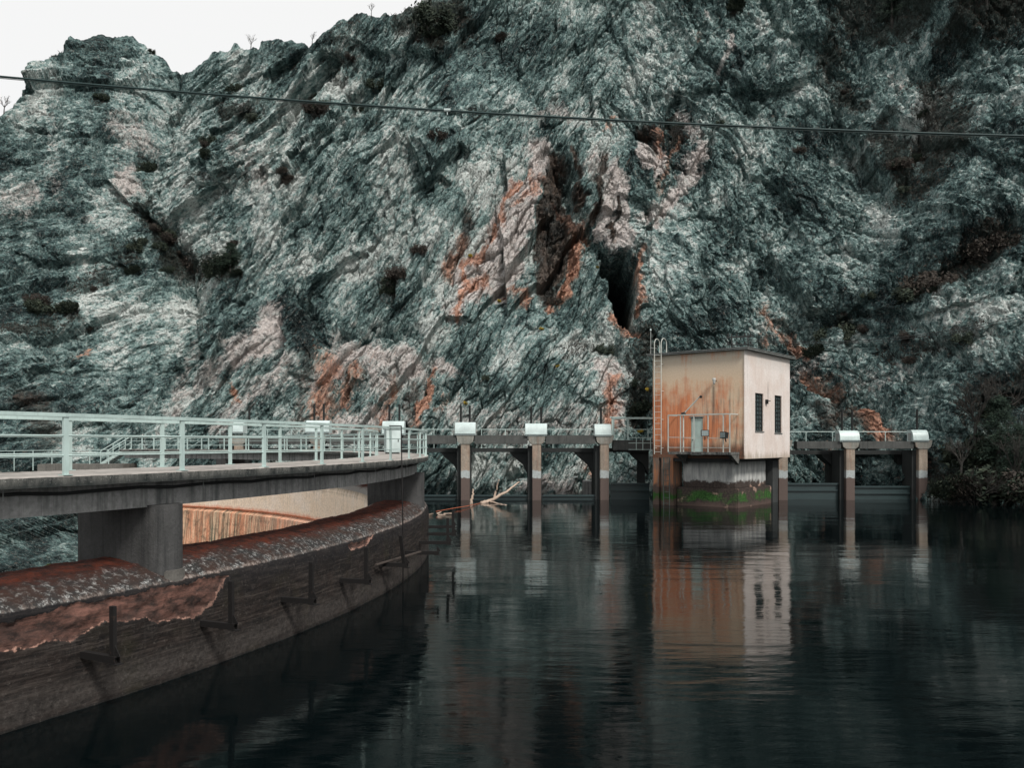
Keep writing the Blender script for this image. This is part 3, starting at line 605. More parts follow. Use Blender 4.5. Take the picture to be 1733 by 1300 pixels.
# left end: stair with handrails going down to the bank
st = empty('stair', tuple(arc(RF-1.0, R(73), DZ))); tag(st, 'steel stair with pale sloping handrails at the far left end of footbridge', 'stair')
s0 = arc(RF-1.0, R(73.2), DZ); s1 = at(176, 786, 57.0)
def stc(o): return child(o, st)
mgrey = m_conc('bank_concrete', (.22, .21, .19), streak=.5)
dv = (s1-s0); 
for k, off in enumerate((-.45, .45)):
    o_v = Vector((0, off, 0)); b = MB(); b.bar(s0+o_v, s1+o_v, .05, .2); stc(b.build('stringer', mrail))
    b = MB(); b.tube([s0+o_v+Vector((0, 0, .92)), s1+o_v+Vector((0, 0, .92))], .03, 6); b.tube([s0+o_v+Vector((0, 0, .5)), s1+o_v+Vector((0, 0, .5))], .018, 6)
    for u in (0, .5, 1): q = s0+o_v+dv*u; b.bar(q, q+Vector((0, 0, .92)), .045)
    stc(b.build('handrail', mrail))
for k in range(9):
    q = s0+dv*((k+.5)/9); b = MB(); b.box(q.x-.15, q.x+.15, q.y-.43, q.y+.43, q.z-.02, q.z+.02); stc(b.build('tread', mgal))
lw = empty('bank_wall', (0, 0, 0)); tag(lw, 'low pale concrete ledge on the rocks below the stair', 'wall')
a_, c_ = at(70, 786, 56), at(214, 785, 56); b = MB(); b.box(a_.x, c_.x, 55.5, 57.6, a_.z-1.6, a_.z+.02); b.build('ledge', mgrey, lw, bevel=.03)
lr = empty('bank_railing', tuple(at(45, 790, 55))); tag(lr, 'thin low white railing on the rocky bank behind the near footbridge', 'railing')
a_, c_ = at(-40, 788, 55.8), at(184, 785, 55.8); L_ = c_-a_
for dz in (.95, .5): b = MB(); b.tube([a_+Vector((0, 0, dz)), c_+Vector((0, 0, dz))], .02, 5); child(b.build('rail', mrail), lr)
for k in range(8):
    q = a_+L_*(k/7); b = MB(); b.bar(q+Vector((0, 0, -.4)), q+Vector((0, 0, .97)), .045); child(b.build('post', mrail), lr)

# ------------------------------------------------------------------ brackets on the dam face
mrust = bpy.data.materials['rusty_steel']
LAB = ['nearest rusty L bracket at the lower left under the pink peeled patch', 'rusty L bracket below the right tip of the big pink patch', 'rusty L bracket third from the near end of the dam face',
       'rusty L bracket just under the small pink chip in the lip', 'leaning rusty bracket with a loose plank beside the gauge rod', 'short dark bracket behind the gauge rod near the bend of the wall',
       'dark bracket jutting over the water at the bend of the dam', 'dark bracket beyond the bend, next to last over water', 'farthest dark bracket beyond the bend by the orange rope']
for k, t in enumerate((-26.3, -22.3, -18.3, -14.2, -9.9, -5.9, -1.9, 2.3, 6.4)):
    z0 = .86; r = empty('steel_bracket', arc(RF, R(t), z0), R(t)); tag(r, LAB[k], 'bracket', 'L shaped brackets along the dam face')
    b = MB(); ln = .74 if k < 5 else 1.0
    b.box(-.1, ln, -.05, .05, -.012, .0); b.box(-.1, ln, .04, .05, -.10, -.0125); b.box(-.1, ln, -.05, -.04, -.10, -.0125); b.build('arm', mrust, r)
    lean = -.16 if k == 4 else random.uniform(-.012, .012)
    b = MB(); b.bar((ln-.09, lean*0, -.10), (ln-.09+lean*.3, lean, .72 if k < 8 else .6), .085, .06, up=(0, 1, 0)); 
    if k != 5: b.build('upright', mrust, r)
    else: b.bm.free()
    b = MB(); b.prism([(ln-.05, 0), (ln+.06, 0), (ln-.05, .16)], -.006, .006, 'y'); b.build('gusset', mrust, r)
    b = MB(); b.box(ln-.12, ln+.06, -.06, .06, -.115, -.102); b.build('foot_plate', mrust, r)
pl = empty('plank', arc(RF+.3, R(-9.9), .9)); tag(pl, 'loose weathered plank lying across two brackets by the gauge rod', 'plank')
b = MB(); b.bar(arc(RF+.10, R(-10.9), .89), arc(RF+.62, R(-7.0), .93), .07, .03); child(b.build('board', m_paint('grey_wood', (.075, .06, .052), (.04, .03, .028), .9)), pl)

# ------------------------------------------------------------------ sluice gate row
GY = 57.0
mpost = m_conc('gate_post_concrete', (.50, .42, .34), (.16, .13, .11), streak=.5, band=(1.50, 2.0), orange=.35)
mpostd = m_conc('gate_post_dark', (.05, .055, .055), streak=.6)
mbeamg = m_conc('gate_beam_concrete', (.12, .125, .12), (.035, .04, .04), streak=.6, scale=1.2, speck=.5)
mcap = m_conc('cap_concrete', (.40, .40, .36), (.12, .12, .10), streak=.6, orange=.25)
n = NT('gate_steel', .45, .5); mgate = n.col(n.mix(n.noise(n.pos((.6, 1, 3)), 2, 6), (.008, .018, .020), (.035, .062, .065)))
mhood = m_paint('hood_enamel', (.58, .69, .68), (.30, .25, .20), .38, amt=.74, scale=5)
mblack = m_paint('black_steel', (.010, .012, .012), (.02, .016, .014), .6)
gb = empty('sluice_gate_bridge', at(788, 847, GY)); gb.location.z = 0
tag(gb, 'long concrete sluice gate bridge on tall posts crossing in front of the cliff', 'gate bridge')
G_ = lambda o: child(o, gb)
def gx(px): return (px-CX)/F*GY
def gz(py): return H+(HZ-py)/F*GY
left = [407, 540, 667, 788, 908, 1022]; right = [1435, 1557]
def post(px, ztop, w=.60):
    x = gx(px); b = MB(); b.box(x-w/2, x+w/2, GY-.45, GY-.05, -3, ztop); G_(b.build('post', mpost, bevel=.02))
    b = MB(); b.box(x-w/2-.28, x+w/2+.05, GY-.047, GY+1.4, -3, ztop-.1); G_(b.build('guide_pier', mpostd))
    b = MB(); q = [(x-w/2-.32, ztop+.61), (x+w/2+.32, ztop+.61), (x+w/2+.22, ztop+.15), (x+w/2+.02, ztop), (x-w/2-.02, ztop), (x-w/2-.22, ztop+.15)]
    b.prism(q, GY-.5, GY+.55, 'y'); G_(b.build('capital', mcap, bevel=.01))
ZL, ZR = gz(752), gz(760)
for p_ in left: post(p_, ZL)
for p_ in right: post(p_, ZR)
post(1322, ZR, .62)
xs = [gx(395)-1.5]+[gx(q) for q in left]
for i, (xa, xb) in enumerate(zip(xs, xs[1:])):
    b = MB(); b.box(xa+.625, xb-.625, GY-.40, GY+.30, ZL+.01, gz(737)); G_(b.build('beam', mbeamg, bevel=.015))
b = MB(); b.box(gx(1022)+.625, gx(1112), GY-.1, GY+.5, gz(762), gz(745)); G_(b.build('beam', mbeamg, bevel=.015))
xs = [gx(1330)]+[gx(q) for q in right]
for i, (xa, xb) in enumerate(zip(xs, xs[1:])):
    b = MB(); b.box(xa+.625, xb-.625, GY-.40, GY+.30, ZR+.01, gz(747)); G_(b.build('beam', mbeamg, bevel=.015))
# access walkway behind, with haunches
def walkway(x0, x1, zt):
    b = MB(); b.box(x0, x1, GY+1.42, GY+2.8, zt-.28, zt); o = G_(b.build('walkway', mpostd))
    rt = empty('railing', (x0, GY+1.5, zt)); G_(rt)
    def ch(o): o.parent = rt; o.matrix_parent_inverse = (gb.matrix_basis.inverted() @ Matrix.Identity(4)) if False else rt.matrix_basis.inverted(); return o
    for dz, rr in ((1.32, .028), (.42, .02)): b = MB(); b.tube([(x0, GY+1.5, zt+dz), (x1, GY+1.5, zt+dz)], rr, 6); ch(b.build('rail', mrail))
    k = max(2, int((x1-x0)/1.6))
    for i in range(k+1):
        x = x0+.05+(x1-x0-.1)*i/k; b = MB(); b.bar((x, GY+1.5, zt), (x, GY+1.5, zt+1.33), .045); ch(b.build('post', mrail))
walkway(gx(395)-1.5, gx(1104), gz(759)); walkway(gx(1330), gx(1562), gz(763))
def haunch(px, zt, side):
    x = gx(px); s_ = side; b = MB(); b.prism([(x, zt), (x+s_*1.3, zt), (x+s_*1.1, zt-.25), (x+s_*.35, zt-.9), (x, zt-1.6)][::1], GY+1.5, GY+2.7, 'y'); G_(b.build('haunch', mpostd))
for p_ in left[2:]: haunch(p_-14, gz(759)-.283, -1)
haunch(1104, gz(759)-.283, -1); haunch(1435, gz(763)-.283, -1)
# back piers
for p_ in left[2:]+right+[1102]:
    x = gx(p_)-.35; b = MB(); b.box(x-.25, x+.25, GY+2.0, GY+2.6, -3, gz(764)-.25); G_(b.build('rear_pier', mpostd))
# gates, one per bay
GL = [('dark steel gate barely above water in the bay left of the first free post', 677, 778, 838), ('dark steel gate barely above water behind the drifting branch', 798, 899, 838), ('dark steel gate in the bay left of the steel frame walkway', 918, 1012, 838),
      ('raised dark gate in the narrow bay beside the gatehouse', 1034, 1100, 818), ('raised dark gate just right of the gatehouse', 1333, 1425, 818), ('dark gate in the far right bay of the bridge', 1446, 1548, 823)]
for lab, a, c, pt in GL:
    x0, x1 = gx(a), gx(c); g_ = empty('sluice_gate', ((x0+x1)/2, GY+.25, 0)); tag(g_, lab, 'gate', 'sluice gates between the posts')
    hw = (x1-x0)/2; h_ = gz(pt); b = MB(); b.box(-hw, hw, 0, .08, -2.5, h_); b.build('panel', mgate, g_)
    b = MB(); b.box(-hw, hw, -.12, -.003, h_-.12, h_); b.box(-hw, hw, -.12, -.003, h_-.55 if h_ > .7 else -.3, (h_-.47) if h_ > .7 else -.2); b.build('stiffener', mgate, g_)
# hoist housings with lifting screws
HB = [(407, .72, 711, 734, (15,), 'gate hoist housing farthest left, half hidden by railings, with one screw', .86), (540, 1.62, 712, 734, (-8, 8), 'white hoist housing second from left behind footbridge railings', 1), (667, 1.5, 713, 737, (-8, 9), 'white hoist housing just above the electrical cabinet', 1),
      (788, 1.40, 715, 737, (-8, 7), 'white hoist housing on the first free post right of the footbridge', 1), (907, 1.48, 717, 738, (-8, 9), 'white hoist housing on the post between the branch and steel frame', 1), (1019, 1.12, 718, 739, (-2,), 'white hoist housing next to steel frame, with a single screw', 1),
      (1433, 1.34, 729, 748, (-8, 9), 'white hoist housing right of the gatehouse with two black screws', 1.25), (1552, 1.06, 728, 748, (0,), 'white hoist housing at the far right end with one tall screw', 1.25)]
for px, w, yt, yb, rods, lab, rh in HB:
    x = gx(px); z0 = gz(yb)+.003; hh_ = gz(yt)-z0; e_ = empty('gate_hoist', (x, GY-.1, z0)); tag(e_, lab, 'gate hoist', 'white hoist housings on the gate bridge')
    q = [(-.45, 0), (-.48, .12)]+[(-.48+.42*(1-math.cos(a)), .12+(hh_-.12)*math.sin(a)) for a in np.linspace(.0, math.pi/2, 9)][1:]+[(.45, hh_), (.45, 0)]
    b = MB(); b.prism(q, -w/2, w/2, 'x'); b.build('hood', mhood, e_, bevel=.008)
    b = MB(); b.box(-w/2-.03, w/2+.03, -.52, -.483, .10, .15); b.build('flange', mhood, e_)
    b = MB(); b.box(-w/2-.025, -w/2-.003, -.2, .25, .1, hh_*.75); b.build('side_flap', mgal, e_)
    for r_ in rods:
        xr = r_/F*GY; b = MB(); b.tube([(xr, .1, hh_-.02), (xr, .1, hh_+1.15*rh)], .075, 8); b.build('lifting_screw', mblack, e_, smooth=False)
# steel frame with walkway between last left post and gatehouse
sf = empty('portal_frame', (gx(1040), GY, gz(745))); tag(sf, 'pale green steel portal frame over walkway left of the gatehouse', 'frame')
def sfb(nm, a, c, w=.09): b = MB(); b.bar(a, c, w); child(b.build(nm, mrail), sf)
zf = gz(708); y0, y1 = GY-.2, GY+1.3
for px in (1038, 1062): sfb('upright', (gx(px), y0, gz(745)), (gx(px), y0, zf))
sfb('upright', (gx(1040), y1, gz(759)), (gx(1040), y1, zf+.1)); sfb('top_beam', (gx(1036), y0, zf), (gx(1104), y0, zf), .13); sfb('top_beam', (gx(1036), y1, zf+.1), (gx(1062), y1, zf+.1), .1)
sfb('cross_beam', (gx(1038), y0, zf+.02), (gx(1040), y1, zf+.1), .08)
for dz in (.02, .95): pass
for py in (741, 750, 761): sfb('rail', (gx(1062), y0-.3, gz(py)), (gx(1105), y0-.3, gz(py)), .04)
for px in (1075, 1086, 1099): sfb('rail_post', (gx(px), y0-.3, gz(762)), (gx(px), y0-.3, gz(741)), .045)

# ------------------------------------------------------------------ gatehouse
LX, LY = 9.0, 52.85; E1 = Vector((.78, -.626)).normalized(); ang = math.atan2(E1.y, E1.x); E2 = Vector((-E1.y, E1.x))
gh = empty('gatehouse', (LX, LY, 0), ang); tag(gh, 'tall flat roofed plastered gatehouse with orange rust stains standing in the water', 'building')
def lx(px, y=0.):        # local x on plane local y
    k = (px-CX)/F; bx, by = LX+E2.x*y, LY+E2.y*y
    return (k*by-bx)/(E1.x-k*E1.y)
def ly(px, x): k = (px-CX)/F; bx, by = LX+E1.x*x, LY+E1.y*x; return (k*by-bx)/(E2.x-k*E2.y)
def lz(py, x, y): return H+(HZ-py)/F*(LY+E1.y*x+E2.y*y)
WX, WY, ZB, ZT = 6.15, 7.3, 2.97, 9.45
n = NT('stained_plaster', .92, .15); po = n.pos(obj=True); sep = n.N.new('ShaderNodeSeparateXYZ'); n.L(n.tc.outputs['Object'], sep.inputs[0])
ox, oy, oz = sep.outputs
big = n.noise(po, .55, 6, .6); fine = n.noise(po, 11, 8, .7)
str_ = n.noise(n.pos((2.2, 2.2, .28), obj=True), 1.3, 8, .72); st2 = n.noise(n.pos((6, 6, .35), obj=True), 1.2, 6, .65)
side = n.ramp(ox, WX-.08, WX-.02)
cream = n.mix(n.ramp(big, .35, .65), (.7, .6, .5), (.6, .5, .42))
front = n.mix(n.ramp(oz, 9.3, 7.6, .0, .75), (.50, .45, .37), (.72, .53, .36))
om = n.math('MULTIPLY', n.ramp(oz, 8.2, 5.8), n.ramp(ox, 5.8, 1.8, .30, 1.0)); om = n.math('MULTIPLY', om, n.ramp(oz, 2.9, 4.8, .85, 1))
om = n.math('ADD', om, n.ramp(str_, .35, .65, -.32, .32)); om = n.math('ADD', om, n.ramp(big, .35, .65, -.45, .45)); om = n.ramp(om, .05, .85)
front = n.mix(om, front, n.mix(n.ramp(st2, .35, .65), (.68, .27, .13), (.46, .13, .05)))
dk = n.math('MULTIPLY', n.ramp(st2, .50, .62), n.ramp(oz, 7.6, 6.4)); dk = n.math('MULTIPLY', dk, n.ramp(ox, 3.2, 4.2, .4, 1))
front = n.mix(n.math('MULTIPLY', dk, .6), front, (.12, .115, .10))
l1 = n.math('SUBTRACT', 1., n.math('MULTIPLY', n.math('ABSOLUTE', n.math('SUBTRACT', ox, 4.15)), 7), True); l1 = n.math('MULTIPLY', l1, n.ramp(oz, 7.6, 7.3)); l1 = n.math('MULTIPLY', l1, n.ramp(oz, 4.3, 6.2))
front = n.mix(n.math('MULTIPLY', l1, .75), front, (.05, .05, .045))
btm = n.math('ADD', oz, n.ramp(str_, .3, .7, -.4, .4)); front = n.mix(n.ramp(btm, 4.05, 3.55, 0, .9), front, n.mix(n.ramp(fine, .4, .6), (.035, .03, .028), (.17, .07, .04)))
rside = n.mix(n.ramp(st2, .52, .7, 0, .45), (.80, .745, .71), (.46, .43, .41)); rside = n.mix(n.ramp(oz, 9.4, 8.4, .55, 0), rside, (.42, .42, .39)); rside = n.mix(n.ramp(big, .45, .62, 0, .5), rside, (.66, .545, .48))
l2 = n.math('SUBTRACT', 1., n.math('MULTIPLY', n.math('ABSOLUTE', n.math('SUBTRACT', oy, 3.55)), 9), True); l2 = n.math('MULTIPLY', l2, n.math('MULTIPLY', n.ramp(oz, 7.9, 7.3), n.ramp(oz, 6.0, 7.0)))
rside = n.mix(n.math('MULTIPLY', l2, .7), rside, (.12, .09, .09)); rside = n.mix(n.ramp(btm, 3.35, 3.0, 0, .5), rside, (.25, .2, .12))
base = n.mix(side, front, rside); base = n.mix(n.ramp(fine, .3, .7, .28, 0), base, (.25, .19, .15))
n.bump(n.math('ADD', n.math('MULTIPLY', big, .5), fine), .35, .02); mpl = n.col(base)
WIN = []; mframe = m_paint('window_steel', (.028, .033, .033), (.06, .04, .03), .6)
for xa, xb, ya, yb_ in ((1278, 1292, 665, 730), (1311, 1323, 669, 733)):
    y0w, y1w = ly(xa, WX), ly(xb, WX); WIN.append((y0w, y1w, lz(yb_, WX, y0w), lz(ya, WX, y0w)))
DR = (lx(1168.5), lx(1189.5)); DZT = lz(708.5, DR[0], 0)+.05; DB = 3.15
b = MB(); T = .3
# front wall pieces around the door
b.box(0, DR[0], 0, T, ZB, ZT); b.box(DR[1], WX-T-.0, 0, T, ZB, ZT); b.box(DR[0], DR[1], 0, T, DZT, ZT); b.box(DR[0], DR[1], 0, T, ZB, DB)
# right wall around the windows
ys = [0, WIN[0][0], WIN[0][1], WIN[1][0], WIN[1][1], WY]
for i in (0, 2, 4): b.box(WX-T, WX, ys[i], ys[i+1], ZB, ZT)
for w_ in WIN: b.box(WX-T, WX, w_[0], w_[1], ZB, w_[2]); b.box(WX-T, WX, w_[0], w_[1], w_[3], ZT)
b.box(0, WX-T, WY-T, WY, ZB, ZT); b.box(0, T, T, WY-T, ZB, ZT); b.box(T, WX-T, T, WY-T, ZB, ZB+.15)
b.build('wall', mpl, gh)
mroof = m_conc('roof_concrete', (.30, .32, .31), (.06, .07, .07), streak=.3)
b = MB(); b.box(-.28, WX+.28, -.28, WY+.28, ZT+.003, ZT+.10); b.box(-.32, WX+.32, -.32, WY+.32, ZT+.103, ZT+.15); b.build('roof', mroof, gh, bevel=.008)
mdoor = m_paint('door_paint', (.44, .56, .52), (.25, .18, .14), .5, amt=.68)
b = MB(); b.box(DR[0]+.03, DR[1]-.03, .06, .11, DB+.01, DZT-.04); dor = b.build('door', mdoor, gh)
b = MB(); b.box(DR[0]+.1, DR[0]+.2, -.0, .057, 4.1, 4.14); b.build('handle', mblack, dor)
b = MB(); b.box(DR[0]-.06, DR[1]+.06, -.03, -.003, DZT, DZT+.08); b.build('door_lintel', mroof, gh)
n = NT('window_glass', .12, .6); mglass = n.col(n.mix(n.noise(n.pos(), 3, 3), (.03, .045, .047), (.09, .12, .12)))
for w_ in WIN:
    b = MB(); x0, x1 = WX-.12, WX-.06; b.box(x0, x1, w_[0], w_[0]+.05, w_[2], w_[3]); b.box(x0, x1, w_[1]-.05, w_[1], w_[2], w_[3]); b.box(x0, x1, w_[0]+.05, w_[1]-.05, w_[2], w_[2]+.05); b.box(x0, x1, w_[0]+.05, w_[1]-.05, w_[3]-.05, w_[3])
    cw = (w_[1]-w_[0])/3
    for i in (1, 2): b.box(x0+.01, x1-.01, w_[0]+cw*i-.015, w_[0]+cw*i+.015, w_[2]+.05, w_[3]-.05)
    for i in range(1, 9): z_ = w_[2]+(w_[3]-w_[2])*i/9; b.box(x0+.012, x1-.012, w_[0]+.05, w_[1]-.05, z_-.013, z_+.013)
    wi = b.build('window', mframe, gh)
    b = MB(); b.box(WX-.16, WX-.125, w_[0], w_[1], w_[2], w_[3]); b.build('pane', mglass, wi)
    b = MB(); b.box(WX-.2, WX+.05, w_[0]-.04, w_[1]+.04, w_[2]-.06, w_[2]-.003); b.build('sill', mroof, wi, bevel=.008)
# balcony
n = NT('balcony_concrete', .9, .2); mbal = n.col(n.mix(n.ramp(n.noise(n.pos((3, 3, 1)), 2, 7, .7), .4, .6), (.03, .032, .032), (.16, .16, .15)))
BY = -1.25; bx0, bx1 = lx(1130, BY), lx(1237, BY); BZ = lz(765, bx0, BY)
b = MB(); b.box(bx0, bx1, BY, -.003, BZ-.16, BZ); b.build('balcony', mbal, gh, bevel=.02)
for x_ in (bx0+.6, bx1-.15):
    b = MB(); b.prism([(-.003, BZ-.163), (BY+.15, BZ-.163), (BY+.25, BZ-.24), (-.003, BZ-.75)], x_-.12, x_+.12, 'x'); b.build('balcony_bracket', mbal, gh)
br2 = empty('balcony_railing', (bx0, BY+.06, BZ)); br2.parent = gh
wire = m_paint('faded_rail_paint', (.50, .54, .50), (.30, .17, .10), .5, amt=.62)
ztp = lz(703, bx0, BY)-BZ
def brb(nm, a, c, w=.05): b = MB(); b.bar(a, c, w); b.build(nm, wire, br2)
Wb = bx1-bx0-.1
brb('top_rail', (0, 0, ztp), (Wb, 0, ztp), .07); brb('top_rail', (0, 0, ztp), (0, -BY-.1, ztp), .06); brb('top_rail', (Wb, 0, ztp), (Wb, -BY-.1, ztp), .06)
brb('mid_rail', (0, 0, ztp*.40), (Wb, 0, ztp*.36), .035); brb('mid_rail', (0, 0, ztp*.12), (Wb, 0, ztp*.12), .035)
for u in (0, .21, .43, .66, .90, 1): brb('post', (Wb*u, 0, 0), (Wb*u, 0, ztp), .055)
# ladders
mlad = m_paint('ladder_paint', (.58, .60, .55), (.30, .16, .09), .5, amt=.64)
def ladder(xa, xb, y, z0, z1, hoop=False, m=mlad):
    b = MB(); yy = y
    for x_ in (xa, xb):
        pts = [(x_, yy, z0), (x_, yy, z1)]
        if hoop: pts += [(x_, yy+.35*(1-math.cos(a)), z1+.35*math.sin(a)) for a in np.linspace(.3, math.pi, 8)]+[(x_, yy+.7, ZT+.16)]
        b.tube(pts, .028, 6)
    z_ = z0+.15
    while z_ < (z1 if not hoop else ZT+.3): b.tube([(xa, yy, z_), (xb, yy, z_)], .016, 5); z_ += .36
    if hoop:
        for z_ in (3.6, 5.4, 7.2, 8.9): b.bar((xa, yy, z_), (xa, .0, z_), .03); b.bar((xb, yy, z_), (xb, .0, z_), .03)
    b.build('ladder', m, gh, smooth=False)
ladder(lx(1107.5, -.3), lx(1119, -.3), -.3, 3.2, ZT+.75, True)
ladder(lx(1123, -.15), lx(1133, -.15), -.15, -.4, 3.0, False, m_paint('mossy_ladder', (.09, .11, .10), (.05, .04, .03), .7))
# pedestal
n = NT('pedestal_concrete', .85, .25); p = n.pos(); z = n.z(); big = n.noise(p, 1.2, 7, .65); fine = n.noise(p, 9, 8, .7); s3 = n.noise(n.pos((3, 3, .5)), 1.4, 7, .65)
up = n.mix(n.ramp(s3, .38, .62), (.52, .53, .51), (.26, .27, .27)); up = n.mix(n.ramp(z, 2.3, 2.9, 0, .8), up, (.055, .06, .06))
zj = n.math('ADD', z, n.ramp(big, .3, .7, -.22, .22))
lo = n.mix(n.ramp(fine, .4, .6), (.035, .029, .026), (.075, .058, .05)); lo = n.mix(n.ramp(big, .60, .66, 0, .9), lo, (.42, .29, .23))
gmz = n.math('MULTIPLY', n.ramp(zj, 1.0, .8), n.ramp(zj, .22, .42)); gmz = n.math('MULTIPLY', gmz, n.ramp(n.noise(p, .8, 4), .38, .50, 0, .9))
lo = n.mix(gmz, lo, n.mix(n.ramp(fine, .4, .6), (.016, .05, .012), (.045, .14, .028)))
lo = n.mix(n.ramp(zj, .28, .05, 0, .8), lo, (.10, .07, .06))
base = n.mix(n.ramp(zj, 1.45, 1.6), lo, up)
n.bump(fine, .35, .015); mped = n.col(base)
px1 = 5.5
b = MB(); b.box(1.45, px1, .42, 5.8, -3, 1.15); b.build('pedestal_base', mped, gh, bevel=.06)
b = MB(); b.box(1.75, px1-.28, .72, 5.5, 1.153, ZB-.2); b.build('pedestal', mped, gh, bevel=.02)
mfl = m_conc('soffit_concrete', (.07, .075, .075), streak=.4)
b = MB(); b.prism([(.03, ZB-.003), (5.9, ZB-.003), (5.4, ZB-.2), (.6, ZB-.2)], .1, 6.9, 'y')
b.build('floor_slab', mfl, gh)
n = NT('column_plaster', .9, .2); p = n.pos(); z = n.z(); s3 = n.noise(n.pos((4, 4, .4)), 1.4, 7, .7)
c_ = n.mix(n.ramp(s3, .38, .54), (.40, .17, .085), (.16, .13, .11)); zj = n.math('ADD', z, n.ramp(n.noise(p, 2, 6), .3, .7, -.25, .25))
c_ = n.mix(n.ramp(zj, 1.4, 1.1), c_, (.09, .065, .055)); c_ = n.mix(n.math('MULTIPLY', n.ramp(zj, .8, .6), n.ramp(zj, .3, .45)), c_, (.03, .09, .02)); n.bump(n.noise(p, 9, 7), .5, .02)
mcol = n.col(c_)
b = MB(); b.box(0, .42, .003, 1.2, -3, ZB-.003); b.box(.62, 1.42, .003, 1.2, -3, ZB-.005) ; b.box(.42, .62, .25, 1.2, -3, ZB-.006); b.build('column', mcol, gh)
b = MB(); b.box(0, .5, 5.0, 6.9, -3, ZB-.003); b.build('rear_column', mfl, gh); b = MB(); b.box(5.0, px1, 6.0, 6.9, -3, ZB-.205); b.build('rear_column', mfl, gh)
# wall lamp, conduit, small fittings
xl = lx(1212); zl = lz(645, xl, 0)
wl = empty('wall_lamp', (xl, 0, zl)); wl.parent = gh
b = MB(); b.tube([(0, -.003, 0), (0, -.28, .06)], .03, 6); b.build('arm', mblack, wl); b = MB(); b.tube([(0, -.28, .16), (0, -.28, .04), (0, -.28, -.12), (0, -.28, -.22)], .12, 10, .05); b.build('lamp_shade', m_paint('lamp_enamel', (.5, .52, .5)), wl, smooth=True)
b = MB(); b.box(WX+.003, WX+.12, ly(1296, WX)-.1, ly(1296, WX)+.14, 6.35, 6.62); b.box(WX+.12, WX+.3, ly(1296, WX)-.02, ly(1296, WX)+.04, 6.5, 6.54); b.build('junction_box', mblack, gh)
b = MB(); b.tube([(WX-.03, -.03, ZB+.2), (WX-.03, -.03, ZT-.05)], .02, 5); b.build('conduit', mpl, gh)
# antenna mast on roof
am = empty('roof_mast', (0, 0, 0)); q = Vector((LX, LY, 0)); 
am.location = (LX+E1.x*(-.1), LY+E1.y*(-.1)+.3, ZT+.15); tag(am, 'thin grey mast with a small sensor on the left roof corner', 'mast')
b = MB(); b.tube([(0, 0, 0), (0, 0, 1.55)], .022, 6); b.build('pole', mgal, am); b = MB(); b.tube([(0, 0, 1.55), (0, 0, 1.68)], .06, 8, .03); b.build('sensor', mwhite, am); b = MB(); b.bar((0, 0, .42), (.35, -.1, .42), .03); b.build('stay', mgal, am)
# floodlights & davit on the balcony railing
def loc(x, y, z_): return Vector((LX+E1.x*x+E2.x*y, LY+E1.y*x+E2.y*y, z_))
for lab, px, py, tw in (('black floodlight on balcony railing just right of the green door', 1194, 733, .5), ('black floodlight at the right end of the balcony railing', 1227, 736, -.4)):
    x_ = lx(px, BY); e_ = empty('floodlight', loc(x_, BY-.08, lz(py, x_, BY)), ang+tw); tag(e_, lab, 'floodlight', 'floodlights on the balcony railing')
    b = MB(); b.prism([(-.14, -.2), (.06, -.2), (.12, .12), (-.14, .18)], -.24, .24, 'x'); b.build('housing', mblack, e_, bevel=.01)
    b = MB(); b.box(-.2, .2, -.155, -.143, -.17, .14); b.build('glass', m_paint('lamp_glass', (.25, .3, .3), rough=.15) if 'lamp_glass' not in bpy.data.materials else bpy.data.materials['lamp_glass'], e_)
    b = MB(); b.bar((0, .05, -.2), (0, .12, -.42), .05); b.build('stem', mblack, e_)
dx_ = lx(1155, BY); e_ = empty('davit_crane', loc(dx_, BY+.12, BZ), ang); tag(e_, 'small white davit arm slanting up from the balcony railing', 'davit')
b = MB(); b.tube([(0, 0, 0), (0, 0, 2.35)], .045, 8); b.build('pole', wire, e_); b = MB(); b.tube([(0, 0, 2.3), (1.05, .1, 3.35)], .04, 8); b.build('jib', wire, e_)
b = MB(); b.tube([(-.1, 0, 2.3), (.12, 0, 2.35)], .1, 10); b.build('winch', mblack, e_); b = MB(); b.tube([(1.05, .1, 3.35), (1.15, .1, 3.3)], .08, 8); b.build('pulley', mblack, e_)
# roof insulator rack and its wires
c0 = loc(5.2, 3.6, ZT+.15); ra = empty('insulator_rack', tuple(c0)); tag(ra, 'black steel rack with insulators on the gatehouse roof', 'rack')
xA, xB = at(1238, 570, c0.y).x-c0.x, at(1266, 570, c0.y).x-c0.x
def rb(nm, a, c, w=.07, m=mblack): b = MB(); b.bar(a, c, w); b.build(nm, m, ra)
rb('upright', (xA, 0, 0), (xA, 0, 1.25)); rb('upright', (xB, 0, 0), (xB, 0, 1.25)); rb('cross_arm', (xA-.3, 0, .55), (xB+.3, 0, .55)); rb('cross_arm', (xA-.3, 0, 1.0), (xB+.35, 0, 1.1), .09)
for u in (-.2, .3, .8, 1.15):
    for zz_ in (.55, 1.05): b = MB(); xx_ = xA+(xB-xA)*u; b.tube([(xx_, 0, zz_+.05), (xx_, 0, zz_+.14), (xx_, 0, zz_+.22)], .07, 8, .04); b.build('insulator', mwhite if False else mblack, ra)
def cable(name, P, r, label, m=mblack, n_=70, cat='cable', group=None):
    px_ = [p[0] for p in P]; xs = np.linspace(px_[0], px_[-1], n_)
    # quadratic through points in image, given depths
    co_ = np.polyfit(px_, [p[1] for p in P], 2 if len(P) > 2 else 1); dp = np.interp(xs, px_, [p[2] for p in P])
    pts = [at(x, np.polyval(co_, x), d_) for x, d_ in zip(xs, dp)]
    b = MB(); b.tube(pts, r, 6); o = b.build(name, m, smooth=True); tag(o, label, cat, group); return o
